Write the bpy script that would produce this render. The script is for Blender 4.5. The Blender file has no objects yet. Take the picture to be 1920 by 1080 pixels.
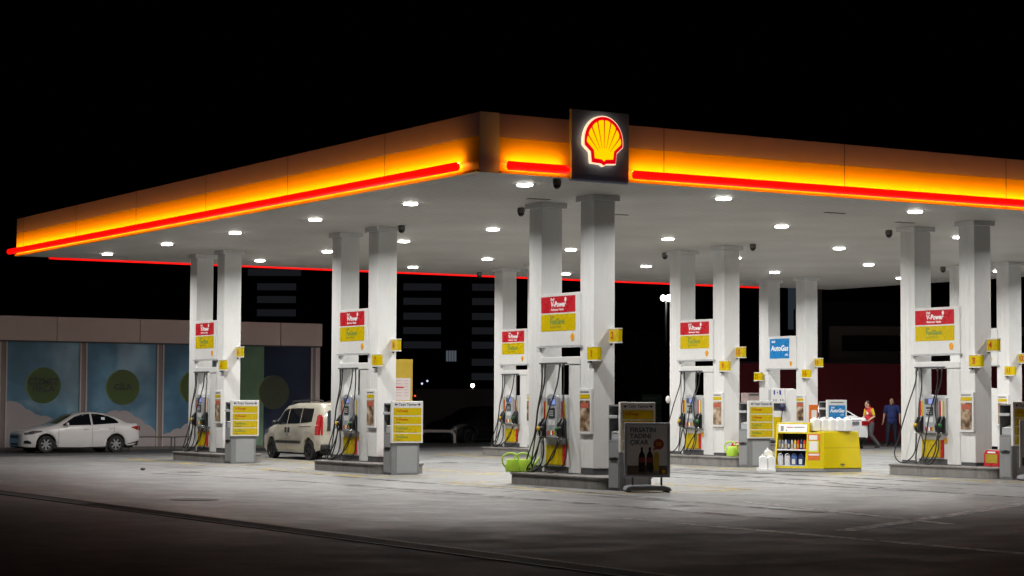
import bpy, bmesh, math, random
from mathutils import Vector, Matrix
R = math.radians
random.seed(7)
S = bpy.context.scene
COL = S.collection

# ------------------------------------------------------------------ camera, world, exposure
CAM = Vector((-22.4622, -33.9480, 1.6722))
YAW, PITCH, ROLL, FPX = 1.0258679, 0.0548313, 0.0049834, 3877.914
r0 = Vector((math.sin(YAW), -math.cos(YAW), 0)); fw0 = Vector((math.cos(YAW), math.sin(YAW), 0))
fw = fw0 * math.cos(PITCH) + Vector((0, 0, 1)) * math.sin(PITCH)
up0 = Vector((0, 0, 1)) * math.cos(PITCH) - fw0 * math.sin(PITCH)
rt = r0 * math.cos(ROLL) + up0 * math.sin(ROLL)
up = up0 * math.cos(ROLL) - r0 * math.sin(ROLL)
cd = bpy.data.cameras.new('camera'); cam = bpy.data.objects.new('camera', cd); COL.objects.link(cam)
m = Matrix((rt, up, -fw)).transposed().to_4x4(); m.translation = CAM
cam.matrix_world = m
cd.sensor_width = 36; cd.lens = 36 * FPX / 1920; cd.clip_end = 3000; cd.clip_start = .5
S.camera = cam

W = bpy.data.worlds.new("World"); S.world = W; W.use_nodes = True
nt = W.node_tree; bg = nt.nodes['Background']
sky = nt.nodes.new('ShaderNodeTexSky'); sky.sky_type = 'NISHITA'; sky.sun_disc = False
sky.sun_elevation = R(-4); sky.sun_rotation = R(200)
nt.links.new(sky.outputs[0], bg.inputs[0]); bg.inputs[1].default_value = 0.004
S.view_settings.view_transform = 'Standard'; S.view_settings.look = 'None'
S.view_settings.exposure = 0; S.view_settings.gamma = 1
S.cycles.use_denoising = True
S.cycles.max_bounces = 8; S.cycles.diffuse_bounces = 5; S.cycles.glossy_bounces = 4
S.cycles.sample_clamp_indirect = 6

LAMP = 182.0     # watts per downlight
UPL = 44.0       # cove strip behind the red tube

# ------------------------------------------------------------------ helpers
def link(n, a, b): n.links.new(a, b)
MATS = {}
def mat(name, col, rough=.5, metal=0.0, var=.10, vs=6.0, emit=None, es=1.0, bump=0.0, bs=40.0, spec=.5, coat=0.0, dirt=None):
    if name in MATS: return MATS[name]
    m = bpy.data.materials.new(name); m.use_nodes = True; n = m.node_tree
    b = n.nodes['Principled BSDF']
    c4 = (*col, 1)
    b.inputs['Base Color'].default_value = c4
    b.inputs['Roughness'].default_value = rough; b.inputs['Metallic'].default_value = metal
    b.inputs['Specular IOR Level'].default_value = spec
    b.inputs['Coat Weight'].default_value = coat
    tc = n.nodes.new('ShaderNodeTexCoord')
    if var > 0:
        nz = n.nodes.new('ShaderNodeTexNoise'); nz.inputs['Scale'].default_value = vs; nz.inputs['Detail'].default_value = 5
        link(n, tc.outputs['Object'], nz.inputs['Vector'])
        mx = n.nodes.new('ShaderNodeMix'); mx.data_type = 'RGBA'
        mx.inputs['A'].default_value = tuple(x * (1 - var) for x in col) + (1,)
        mx.inputs['B'].default_value = tuple(min(1, x * (1 + var * .6)) for x in col) + (1,)
        link(n, nz.outputs['Fac'], mx.inputs['Factor'])
        out = mx.outputs['Result']
        if dirt:
            n2 = n.nodes.new('ShaderNodeTexNoise'); n2.inputs['Scale'].default_value = 2.3; n2.inputs['Detail'].default_value = 8; n2.inputs['Roughness'].default_value = .7
            mp = n.nodes.new('ShaderNodeMapping'); mp.inputs['Scale'].default_value = (2.5, 2.5, .35)
            link(n, tc.outputs['Object'], mp.inputs['Vector']); link(n, mp.outputs[0], n2.inputs['Vector'])
            rp = n.nodes.new('ShaderNodeMapRange'); rp.inputs['From Min'].default_value = .5; rp.inputs['From Max'].default_value = .78
            link(n, n2.outputs['Fac'], rp.inputs['Value'])
            ml = n.nodes.new('ShaderNodeMath'); ml.operation = 'MULTIPLY'; ml.inputs[1].default_value = dirt[1]
            link(n, rp.outputs[0], ml.inputs[0])
            m2 = n.nodes.new('ShaderNodeMix'); m2.data_type = 'RGBA'
            link(n, out, m2.inputs['A']); m2.inputs['B'].default_value = (*dirt[0], 1); link(n, ml.outputs[0], m2.inputs['Factor'])
            out = m2.outputs['Result']
        link(n, out, b.inputs['Base Color'])
        mr = n.nodes.new('ShaderNodeMapRange'); mr.inputs['To Min'].default_value = max(.02, rough - .08); mr.inputs['To Max'].default_value = min(1, rough + .08)
        link(n, nz.outputs['Fac'], mr.inputs['Value']); link(n, mr.outputs[0], b.inputs['Roughness'])
    if bump > 0:
        nb = n.nodes.new('ShaderNodeTexNoise'); nb.inputs['Scale'].default_value = bs; nb.inputs['Detail'].default_value = 4
        link(n, tc.outputs['Object'], nb.inputs['Vector'])
        bp = n.nodes.new('ShaderNodeBump'); bp.inputs['Strength'].default_value = bump; bp.inputs['Distance'].default_value = .01
        link(n, nb.outputs['Fac'], bp.inputs['Height']); link(n, bp.outputs[0], b.inputs['Normal'])
    if emit:
        b.inputs['Emission Color'].default_value = (*emit, 1); b.inputs['Emission Strength'].default_value = es
    MATS[name] = m
    return m

class MB:
    def __init__(s): s.v = []; s.f = []; s.mi = []
    def add(s, vs, fs, m=0):
        k = len(s.v); s.v += [tuple(x) for x in vs]
        for f in fs: s.f.append(tuple(i + k for i in f)); s.mi.append(m)
        return s
    def box(s, x0, x1, y0, y1, z0, z1, m=0):
        return s.add([(x0,y0,z0),(x1,y0,z0),(x1,y1,z0),(x0,y1,z0),(x0,y0,z1),(x1,y0,z1),(x1,y1,z1),(x0,y1,z1)],
              [(0,3,2,1),(4,5,6,7),(0,1,5,4),(1,2,6,5),(2,3,7,6),(3,0,4,7)], m)
    def tube(s, pts, r, n=8, m=0, cap=True):
        pts = [Vector(p) for p in pts]; rs = r if isinstance(r, (list, tuple)) else [r] * len(pts)
        vs = []; fs = []; N = len(pts); ref = None
        for i, p in enumerate(pts):
            d = (pts[min(i + 1, N - 1)] - pts[max(i - 1, 0)]).normalized()
            if ref is None:
                ref = Vector((0, 0, 1)) if abs(d.z) < .9 else Vector((1, 0, 0))
            u = (ref - d * ref.dot(d)).normalized(); w = d.cross(u); ref = u
            for k in range(n):
                a = 2 * math.pi * k / n
                vs.append(p + (u * math.cos(a) + w * math.sin(a)) * rs[i])
        for i in range(N - 1):
            for k in range(n):
                k2 = (k + 1) % n
                fs.append((i*n+k, i*n+k2, (i+1)*n+k2, (i+1)*n+k))
        if cap: fs.append(tuple(range(n))[::-1]); fs.append(tuple((N-1)*n + k for k in range(n)))
        return s.add(vs, fs, m)
    def prism(s, poly, fn, d0, d1, m=0):
        """poly of (u,v); fn(u,v,w) -> 3D; extruded w from d0 to d1"""
        n = len(poly)
        vs = [fn(u, v, d0) for u, v in poly] + [fn(u, v, d1) for u, v in poly]
        fs = [tuple(range(n)), tuple(range(n, 2*n))[::-1]] + [(i, (i+1) % n, n + (i+1) % n, n + i) for i in range(n)]
        return s.add(vs, fs, m)
    def lathe(s, prof, c, n=16, m=0, ax='z', cap=True):
        vs = []; fs = []
        for r, h in prof:
            for k in range(n):
                a = 2*math.pi*k/n; p = (r*math.cos(a), r*math.sin(a), h)
                if ax == 'y': p = (p[0], p[2], p[1])
                if ax == 'x': p = (p[2], p[0], p[1])
                vs.append((c[0]+p[0], c[1]+p[1], c[2]+p[2]))
        for i in range(len(prof)-1):
            for k in range(n):
                k2 = (k+1) % n; fs.append((i*n+k, i*n+k2, (i+1)*n+k2, (i+1)*n+k))
        if cap and prof[0][0] > 1e-5: fs.append(tuple(range(n))[::-1])
        if cap and prof[-1][0] > 1e-5: fs.append(tuple((len(prof)-1)*n + k for k in range(n)))
        return s.add(vs, fs, m)
    def ball(s, c, rx, ry, rz, nu=14, nv=9, m=0):
        prof = [(max(1e-6, math.sin(math.pi*i/nv)), -math.cos(math.pi*i/nv)) for i in range(nv+1)]
        vs = []; fs = []
        for r, h in prof:
            for k in range(nu):
                a = 2*math.pi*k/nu; vs.append((c[0]+rx*r*math.cos(a), c[1]+ry*r*math.sin(a), c[2]+rz*h))
        for i in range(nv):
            for k in range(nu):
                k2 = (k+1) % nu; fs.append((i*nu+k, i*nu+k2, (i+1)*nu+k2, (i+1)*nu+k))
        return s.add(vs, fs, m)
    def build(s, name, mats, parent=None, smooth=False, bevel=0, seg=2, weld=False):
        me = bpy.data.meshes.new(name); b = base_of(parent)
        me.from_pydata([(x-b[0], y-b[1], z-b[2]) for x, y, z in s.v], [], s.f)
        for q in (mats if isinstance(mats, (list, tuple)) else [mats]): me.materials.append(q)
        for p, i in zip(me.polygons, s.mi): p.material_index = i
        bm = bmesh.new(); bm.from_mesh(me)
        if weld: bmesh.ops.remove_doubles(bm, verts=bm.verts, dist=1e-5)
        bmesh.ops.recalc_face_normals(bm, faces=bm.faces); bm.to_mesh(me); bm.free()
        if smooth:
            for p in me.polygons: p.use_smooth = True
        o = bpy.data.objects.new(name, me); COL.objects.link(o)
        if parent is not None: o.parent = parent
        if bevel:
            md = o.modifiers.new('bevel', 'BEVEL'); md.width = bevel; md.segments = seg; md.limit_method = 'ANGLE'
        return o
BASE = {}
def base_of(p):
    while p is not None:
        if p.name in BASE: return BASE[p.name]
        p = p.parent
    return (0, 0, 0)
def tag(o, label=None, cat=None, group=None, kind=None):
    if label: o['label'] = label
    if cat: o['category'] = cat
    if group: o['group'] = group
    if kind: o['kind'] = kind
    return o
def thing(name, base, label, cat, group=None, rotz=0, at=None):
    """empty at the thing's base; children are modelled in coordinates that subtract base"""
    o = bpy.data.objects.new(name, None); COL.objects.link(o)
    o.location = at if at is not None else base; o.rotation_euler = (0, 0, rotz); o.empty_display_size = .2
    BASE[o.name] = base
    return tag(o, label, cat, group)
def kids(o): return [c for c in bpy.data.objects if c.parent == o]
def copy_tree(o, parent=None):
    c = o.copy(); COL.objects.link(c); c.parent = parent
    for k in KIDS(o): copy_tree(k, c)
    return c
def KIDS(o): return list(o.children)
def nx(X, Y, Z):   # plane facing -X seen from -X: u to the right = -Y
    return lambda u, v, w: (X - w, Y - u, Z + v)
def ny(X, Y, Z):   # plane facing -Y: u to the right = +X
    return lambda u, v, w: (X + u, Y - w, Z + v)
def sheet(mb, fn, u0, u1, v0, v1, w0=0, w1=.004, m=0):
    return mb.prism([(u0, v0), (u1, v0), (u1, v1), (u0, v1)], fn, w0, w1, m)
_txt = {}
def text_geo(body, size, bold=0.0, shear=0.0, align='CENTER', sp=1.0):
    key = (body, size, bold, shear, align, sp)
    if key in _txt: return _txt[key]
    cu = bpy.data.curves.new('t', 'FONT'); cu.body = body; cu.size = size; cu.offset = bold; cu.shear = shear
    cu.align_x = align; cu.align_y = 'CENTER'; cu.resolution_u = 3; cu.space_line = .85; cu.space_character = sp
    o = bpy.data.objects.new('t', cu); COL.objects.link(o)
    dg = bpy.context.evaluated_depsgraph_get(); dg.update()
    me = bpy.data.meshes.new_from_object(o.evaluated_get(dg))
    r = ([(v.co.x, v.co.y) for v in me.vertices], [tuple(p.vertices) for p in me.polygons])
    bpy.data.objects.remove(o); bpy.data.curves.remove(cu); bpy.data.meshes.remove(me)
    _txt[key] = r
    return r
def put_text(mb, body, size, fn, u, v, w, m=0, **k):
    vs, fs = text_geo(body, size, **k)
    mb.add([fn(x + u, y + v, w) for x, y in vs], fs, m)
def smooth_path(pts, n=6):
    P = [Vector(p) for p in pts]; out = []
    for i in range(len(P) - 1):
        p0 = P[max(i-1, 0)]; p1 = P[i]; p2 = P[i+1]; p3 = P[min(i+2, len(P)-1)]
        for k in range(n):
            t = k / n
            out.append(.5*((2*p1) + (p2-p0)*t + (2*p0-5*p1+4*p2-p3)*t*t + (3*p1-p0-3*p2+p3)*t**3))
    out.append(P[-1]); return out
def interp(x, xs, ys):
    if x <= xs[0]: return ys[0]
    for i in range(len(xs)-1):
        if x <= xs[i+1]:
            t = (x-xs[i])/(xs[i+1]-xs[i]); return ys[i]+(ys[i+1]-ys[i])*t
    return ys[-1]
def on_ray(px, py, depth):   # world point seen at photo pixel at a given depth, used to measure places
    return CAM + (fw + rt*((px-960)/FPX) - up*((py-540)/FPX)) * depth
def gz(x): return .005 * min(max(x, 0), 26)
def on_ground(px, py, z=None):
    if z is None:
        p = on_ground(px, py, 0.0)
        for _ in range(6): p = on_ground(px, py, gz(p.x))
        return p
    d = fw + rt*((px-960)/FPX) - up*((py-540)/FPX)
    t = (z - CAM.z) / d.z; return CAM + d*t
ORD = ['first','second','third','fourth','fifth','sixth','seventh','eighth','ninth']

# ------------------------------------------------------------------ materials
white = mat('white_panel', (.68,.68,.675), .42, var=.06, vs=3, dirt=((.42,.40,.37), .32))
pumpwhite = mat('pump_white', (.66,.66,.65), .35, var=.06, dirt=((.36,.34,.31), .36))
ceilm = mat('ceiling_white', (.56,.55,.52), .55, var=.06, vs=1.2)
kick = mat('dark_plinth', (.07,.07,.075), .5)
red = mat('sign_red', (.50,.015,.025), .28)
yellow = mat('sign_yellow', (.55,.40,.001), .28, var=.05)
blue = mat('sign_blue', (.02,.20,.50), .28)
lettw = mat('letter_white', (.85,.85,.85), .4, var=0)
lettg = mat('letter_green', (.10,.25,.06), .4, var=0)
lettr = mat('letter_red', (.42,.02,.005), .4, var=0)
lettd = mat('letter_navy', (.02,.025,.08), .4, var=0)
lettk = mat('letter_dark', (.06,.06,.06), .5, var=0)
greym = mat('grey_metal', (.20,.205,.21), .4, var=.12, dirt=((.10,.10,.10), .4))
lgrey = mat('light_grey_plastic', (.42,.43,.44), .4, var=.08)
rubber = mat('black_rubber', (.012,.012,.013), .45, var=.05)
blackp = mat('black_plastic', (.015,.015,.016), .35, var=.1)
chrome = mat('chrome', (.6,.6,.6), .22, 1.0, var=.03)
screen = mat('lit_screen', (.1,.12,.3), .2, var=0, emit=(.35,.45,1), es=.55)
goldm = mat('emblem_gold', (.75,.33,.005), .4)
concrete = mat('kerb_concrete', (.22,.21,.195), .7, var=.35, vs=5, bump=.4, dirt=((.05,.045,.04), .8))
lime = mat('lime_plastic', (.42,.66,.06), .35, var=.08)
jug = mat('white_plastic', (.80,.80,.80), .35, var=.04)
cartm = mat('cart_yellow', (.60,.47,.002), .22, var=.06)
dark = mat('dark_recess', (.01,.01,.01), .7)
picture = None
def poster_mat(name, c1, c2, c3, sc=3.0):
    m = bpy.data.materials.new(name); m.use_nodes = True; n = m.node_tree; b = n.nodes['Principled BSDF']
    tc = n.nodes.new('ShaderNodeTexCoord'); oi = n.nodes.new('ShaderNodeObjectInfo')
    nz = n.nodes.new('ShaderNodeTexNoise'); nz.noise_dimensions = '4D'; nz.inputs['Scale'].default_value = sc; nz.inputs['Detail'].default_value = 3
    ml = n.nodes.new('ShaderNodeMath'); ml.operation = 'MULTIPLY'; ml.inputs[1].default_value = 60
    link(n, oi.outputs['Random'], ml.inputs[0]); link(n, ml.outputs[0], nz.inputs['W'])
    link(n, tc.outputs['Object'], nz.inputs['Vector'])
    cr = n.nodes.new('ShaderNodeValToRGB'); e = cr.color_ramp.elements
    e[0].position = .36; e[0].color = (*c1, 1); e[1].position = .66; e[1].color = (*c3, 1)
    k = e.new(.5); k.color = (*c2, 1)
    link(n, nz.outputs['Fac'], cr.inputs[0]); link(n, cr.outputs[0], b.inputs['Base Color']); b.inputs['Roughness'].default_value = .3
    return m
picture = poster_mat('poster_picture', (.06,.04,.025), (.28,.18,.11), (.55,.47,.36), 6)
bunpic = poster_mat('bun_picture', (.22,.09,.02), (.48,.24,.07), (.60,.42,.22), 7)

# ------------------------------------------------------------------ ground
def ground_material():
    m = bpy.data.materials.new('forecourt_concrete'); m.use_nodes = True; n = m.node_tree; b = n.nodes['Principled BSDF']
    tc = n.nodes.new('ShaderNodeTexCoord')
    def noise(sc, det=6, ro=.6, map_=None):
        z = n.nodes.new('ShaderNodeTexNoise'); z.inputs['Scale'].default_value = sc; z.inputs['Detail'].default_value = det; z.inputs['Roughness'].default_value = ro
        src = tc.outputs['Object']
        if map_:
            mp = n.nodes.new('ShaderNodeMapping'); mp.inputs['Scale'].default_value = map_[0]; mp.inputs['Rotation'].default_value = (0, 0, map_[1])
            link(n, src, mp.inputs['Vector']); src = mp.outputs[0]
        link(n, src, z.inputs['Vector']); return z.outputs['Fac']
    def rng(v, a, b_, c=0, d=1):
        r = n.nodes.new('ShaderNodeMapRange'); r.inputs['From Min'].default_value = a; r.inputs['From Max'].default_value = b_
        r.inputs['To Min'].default_value = c; r.inputs['To Max'].default_value = d; link(n, v, r.inputs['Value']); return r.outputs[0]
    def mix(f, a, b_):
        x = n.nodes.new('ShaderNodeMix'); x.data_type = 'RGBA'
        for s_, v in (('A', a), ('B', b_)):
            if isinstance(v, tuple): x.inputs[s_].default_value = (*v, 1)
            else: link(n, v, x.inputs[s_])
        link(n, f, x.inputs['Factor']); return x.outputs['Result']
    def math_(op, a, b_):
        x = n.nodes.new('ShaderNodeMath'); x.operation = op
        for i, v in enumerate((a, b_)):
            if isinstance(v, (int, float)): x.inputs[i].default_value = v
            else: link(n, v, x.inputs[i])
        return x.outputs[0]
    sep = n.nodes.new('ShaderNodeSeparateXYZ'); link(n, tc.outputs['Object'], sep.inputs[0])
    c = mix(rng(noise(.22), .35, .65), (.14,.14,.142), (.245,.245,.245))
    c = mix(rng(noise(1.1, 10, .78), .42, .66, 0, .7), c, (.085,.085,.087))                     # patchy wear
    c = mix(rng(noise(1.6, 8, .8, ((1, .10, 1), 0)), .50, .68, 0, .55), c, (.07,.07,.071))
    c = mix(rng(noise(4.5, 9, .8, ((.5, 1, 1), .4)), .52, .74, 0, .5), c, (.36,.36,.36))
    c = mix(rng(noise(11, 6, .8), .50, .72, 0, .45), c, (.06,.06,.06))     # tyre drag along the lanes
    c = mix(rng(noise(.5, 4, .6), .68, .74, 0, .5), c, (.20,.16,.06))                         # ochre fuel stains
    c = mix(rng(noise(2.2, 6, .6), .68, .72, 0, .8), c, (.07,.068,.065))                      # oil spots
    c = mix(rng(noise(28, 3, .7), .4, .7, 0, .30), c, (.10,.10,.10))                          # aggregate
    # asphalt outside the canopy strip; light fall-off painted in past the drain
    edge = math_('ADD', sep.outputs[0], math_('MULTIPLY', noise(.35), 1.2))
    asph_falloff = math_('ADD', rng(edge, -10.4, -10.8, 0, .35), rng(edge, -11, -17, 0, .5))
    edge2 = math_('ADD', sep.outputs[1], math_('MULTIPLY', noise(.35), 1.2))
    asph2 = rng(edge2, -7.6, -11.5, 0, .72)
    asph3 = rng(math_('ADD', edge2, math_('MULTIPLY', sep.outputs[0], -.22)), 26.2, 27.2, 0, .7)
    asph_falloff = math_('MAXIMUM', math_('MAXIMUM', asph_falloff, asph2), asph3)
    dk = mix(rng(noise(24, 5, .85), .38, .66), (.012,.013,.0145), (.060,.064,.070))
    c = mix(asph_falloff, c, dk)
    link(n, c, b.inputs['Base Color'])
    rr = math_('ADD', rng(noise(.9, 6, .7), .35, .7, .36, .62), math_('MULTIPLY', asph_falloff, .35)); link(n, rr, b.inputs['Roughness'])
    h = math_('ADD', noise(60, 4, .7), math_('MULTIPLY', noise(7, 5, .6), 1.3))
    bp = n.nodes.new('ShaderNodeBump'); bp.inputs['Strength'].default_value = .55; bp.inputs['Distance'].default_value = .012
    link(n, h, bp.inputs['Height']); link(n, bp.outputs[0], b.inputs['Normal'])
    return m
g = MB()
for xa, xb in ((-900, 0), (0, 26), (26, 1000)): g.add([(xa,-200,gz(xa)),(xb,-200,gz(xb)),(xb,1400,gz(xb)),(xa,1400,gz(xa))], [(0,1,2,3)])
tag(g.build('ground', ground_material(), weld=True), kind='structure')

def worn(name, col, lo, hi, sc=6.0):
    m = bpy.data.materials.new(name); m.use_nodes = True; n = m.node_tree; b = n.nodes['Principled BSDF']
    b.inputs['Base Color'].default_value = (*col, 1); b.inputs['Roughness'].default_value = .6
    tc = n.nodes.new('ShaderNodeTexCoord'); z = n.nodes.new('ShaderNodeTexNoise'); z.inputs['Scale'].default_value = sc; z.inputs['Detail'].default_value = 8; z.inputs['Roughness'].default_value = .75
    link(n, tc.outputs['Object'], z.inputs['Vector'])
    r = n.nodes.new('ShaderNodeMapRange'); r.inputs['From Min'].default_value = lo; r.inputs['From Max'].default_value = hi
    link(n, z.outputs['Fac'], r.inputs['Value']); link(n, r.outputs[0], b.inputs['Alpha'])
    return m
wyel = worn('worn_yellow_paint', (.50,.37,.05), .42, .62, 2.5)
wjoint = worn('pale_joint_line', (.62,.61,.60), .36, .56, 5)
def strip(mb, p0, p1, w, z=.004):
    d = Vector((p1[0]-p0[0], p1[1]-p0[1], 0)).normalized(); q = Vector((-d.y, d.x, 0))*w/2
    a = Vector((p0[0], p0[1], z)); b = Vector((p1[0], p1[1], z))
    mb.add([(v.x, v.y, v.z+gz(v.x)) for v in (a-q, b-q, b+q, a+q)], [(0,1,2,3)])

# ------------------------------------------------------------------ canopy
CX0, CX1, CY0, CY1, CZ = -3.93, 26.05, -2.26, 23.9, 5.76
can = thing('canopy', (CX0, CY0, CZ), 'large white and yellow station canopy with red light tube along its lit edge', 'canopy')
def ceiling_mat():
    m = ceilm.copy(); m.name = 'ceiling_planks'; n = m.node_tree; b = n.nodes['Principled BSDF']
    tc = n.nodes.new('ShaderNodeTexCoord'); wv = n.nodes.new('ShaderNodeTexWave'); wv.bands_direction = 'X'; wv.inputs['Scale'].default_value = 1.6
    wv.inputs['Distortion'].default_value = 0
    link(n, tc.outputs['Object'], wv.inputs['Vector'])
    cr = n.nodes.new('ShaderNodeMapRange'); cr.inputs['From Min'].default_value = .0; cr.inputs['From Max'].default_value = .22
    link(n, wv.outputs['Fac'], cr.inputs['Value'])
    bp = n.nodes.new('ShaderNodeBump'); bp.inputs['Strength'].default_value = .35; bp.inputs['Distance'].default_value = .01
    link(n, cr.outputs[0], bp.inputs['Height']); link(n, bp.outputs[0], b.inputs['Normal'])
    src = b.inputs['Base Color'].links[0].from_socket; mx_ = n.nodes.new('ShaderNodeMix'); mx_.data_type = 'RGBA'; mx_.blend_type = 'MULTIPLY'; mx_.inputs['Factor'].default_value = 1
    c2 = n.nodes.new('ShaderNodeMapRange'); c2.inputs['To Min'].default_value = .62; link(n, cr.outputs[0], c2.inputs['Value'])
    n3 = n.nodes.new('ShaderNodeTexNoise'); n3.inputs['Scale'].default_value = .45; n3.inputs['Detail'].default_value = 6; link(n, tc.outputs['Object'], n3.inputs['Vector'])
    c3 = n.nodes.new('ShaderNodeMapRange'); c3.inputs['From Min'].default_value = .35; c3.inputs['From Max'].default_value = .65; c3.inputs['To Min'].default_value = .86; link(n, n3.outputs['Fac'], c3.inputs['Value'])
    mm = n.nodes.new('ShaderNodeMath'); mm.operation = 'MULTIPLY'; link(n, c2.outputs[0], mm.inputs[0]); link(n, c3.outputs[0], mm.inputs[1])
    link(n, src, mx_.inputs['A']); link(n, mm.outputs[0], mx_.inputs['B']); link(n, mx_.outputs['Result'], b.inputs['Base Color'])
    return m
MB().box(CX0+.02, CX1-.02, CY0+.02, CY1-.02, CZ, CZ+.06).build('ceiling', ceiling_mat(), can)
MB().box(CX0+.01, CX1-.1, CY0+.01, CY1-.1, CZ+.063, CZ+.85).build('roof_deck', mat('roof_metal', (.2,.2,.2), .6), can)
fyel = mat('fascia_yellow', (.85,.50,.01), .38, var=.05, vs=2)
fgry = mat('fascia_grey', (.40,.32,.62), .42, var=.06, vs=2)
seam = mat('fascia_seam', (.05,.04,.03), .6)
ZB, ZM, ZT = 5.80, 6.40, 6.83
def fascia(a0, a1, fixed, axis, outward):
    t = .06
    def bx(mb, p, q, z0, z1, d0, d1):
        lo, hi = sorted((fixed + outward*d0, fixed + outward*d1))
        (mb.box(p, q, lo, hi, z0, z1) if axis == 'x' else mb.box(lo, hi, p, q, z0, z1))
    lo = MB(); bx(lo, a0, a1, ZB, ZM, 0, t); 
    hi = MB(); bx(hi, a0, a1, ZM+.004, ZT, 0, t)
    lip = MB(); bx(lip, a0, a1, CZ-.01, ZB-.004, 0, .11)
    f = lo.build('fascia_lower_band', fyel, can); hi.build('fascia_upper_band', fgry, can, bevel=.01)
    if outward < 0: lip.build('fascia_lip', fyel, can)
    k = a0 + 3.6
    while k < a1:
        sm = MB(); bx(sm, k, k+.012, ZB, ZT-.01, t, t+.003); sm.build('seam', seam, f); k += 4.4
fascia(CX0+.36, CX1, CY0, 'x', -1)
fascia(CY0-.061, CY1, CX0, 'y', -1)
fascia(CX0, CX1, CY1, 'x', 1)
fascia(CY0, CY1, CX1, 'y', 1)
# slate corner panel
mb = MB(); mb.box(CX0-.058, CX0+.357, CY0-.068, CY0-.0625, CZ-.012, ZT+.004)
mb.build('corner_panel', mat('corner_grey', (.72,.70,.76), .4), can)
redtube = mat('red_light_tube', (.5,.0,.0), .3, var=0, emit=(1, .004, .002), es=1.02)
cove = mat('cove_strip', (.8,.5,.2), .5, var=0, emit=(1, .41, .035), es=UPL)
def tube_run(a0, a1, fixed, axis, outward, cove_on=True):
    d = fixed + outward*.235; zc = 5.880 if cove_on else 5.80; rr = .081 if cove_on else .078
    p = (lambda a, dd, z: (a, dd, z)) if axis == 'x' else (lambda a, dd, z: (dd, a, z))
    n = 14; q = [p(a0, d, zc)] + [p(a0+(a1-a0)*i/n, d, zc) for i in range(1, n)] + [p(a1, d, zc)]
    t = MB(); t.tube(q, rr, 14); t.ball(p(a0, d, zc), rr*.4, rr*.4, rr*.9) if axis == 'x' else t.ball(p(a0, d, zc), rr*.4, rr*.4, rr*.9); t.ball(p(a1, d, zc), rr*.8, rr*.8, rr*.8)
    t.build('red_light_tube', redtube, can, smooth=True)
    if cove_on:
        c = MB(); dd = fixed + outward*.165
        lo, hi = sorted((dd-.022*outward, dd+.022*outward))
        (c.box(a0+.03, a1, lo, hi, 5.952, 5.959) if axis == 'x' else c.box(lo, hi, a0+.03, a1, 5.952, 5.959))
        c.build('cove_light_strip', cove, can)
    h = MB(); k = a0+.5
    while k < a1:
        lo, hi = sorted((fixed+outward*.062, fixed+outward*.235))
        (h.box(k, k+.03, lo, hi, 5.862, 5.884) if axis == 'x' else h.box(lo, hi, k, k+.03, 5.862, 5.884)); k += 1.5
    h.build('tube_bracket', kick, can)
tube_run(-3.48, -2.24, CY0, 'x', -1)
tube_run(-.76, CX1, CY0, 'x', -1)
tube_run(-1.80, CY1+.10, CX0, 'y', -1)
tube_run(CX0+1, 23.2, CY1, 'x', 1, False)

# lit emblem panel
sg = thing('emblem_sign', (-1.36, CY0-.35, 5.80), 'dark grey square panel with glowing red and yellow scallop emblem on canopy edge', 'sign')
X0, X1, YF = -2.09, -.82, CY0-.15
prof = [(CY0-.07, 5.70), (CY0-.10, 5.705), (CY0-.135, 5.74), (YF, 5.83), (YF, 7.02), (CY0-.07, 7.02)]
mb = MB(); n_ = len(prof)
mb.prism(prof, lambda u, v, w: (w, u, v), X0, X1)
mb.build('sign_panel', mat('panel_slate', (.25,.28,.42), .42, var=.06, bump=.1, bs=150), sg, bevel=.008)
def pecten(k=1.0):
    pts = []
    for i in range(33):
        a = math.pi*1.055 - i*math.pi*1.11/32
        pts.append((k*math.cos(a)*1.0, k*1.10*math.sin(a)))
    pts += [(k*.67, -.46*k), (k*.62, -.93*k), (k*.13, -.96*k), (0, -1.04*k), (-k*.13, -.96*k), (-k*.62, -.93*k), (-k*.67, -.46*k)]
    return pts
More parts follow.
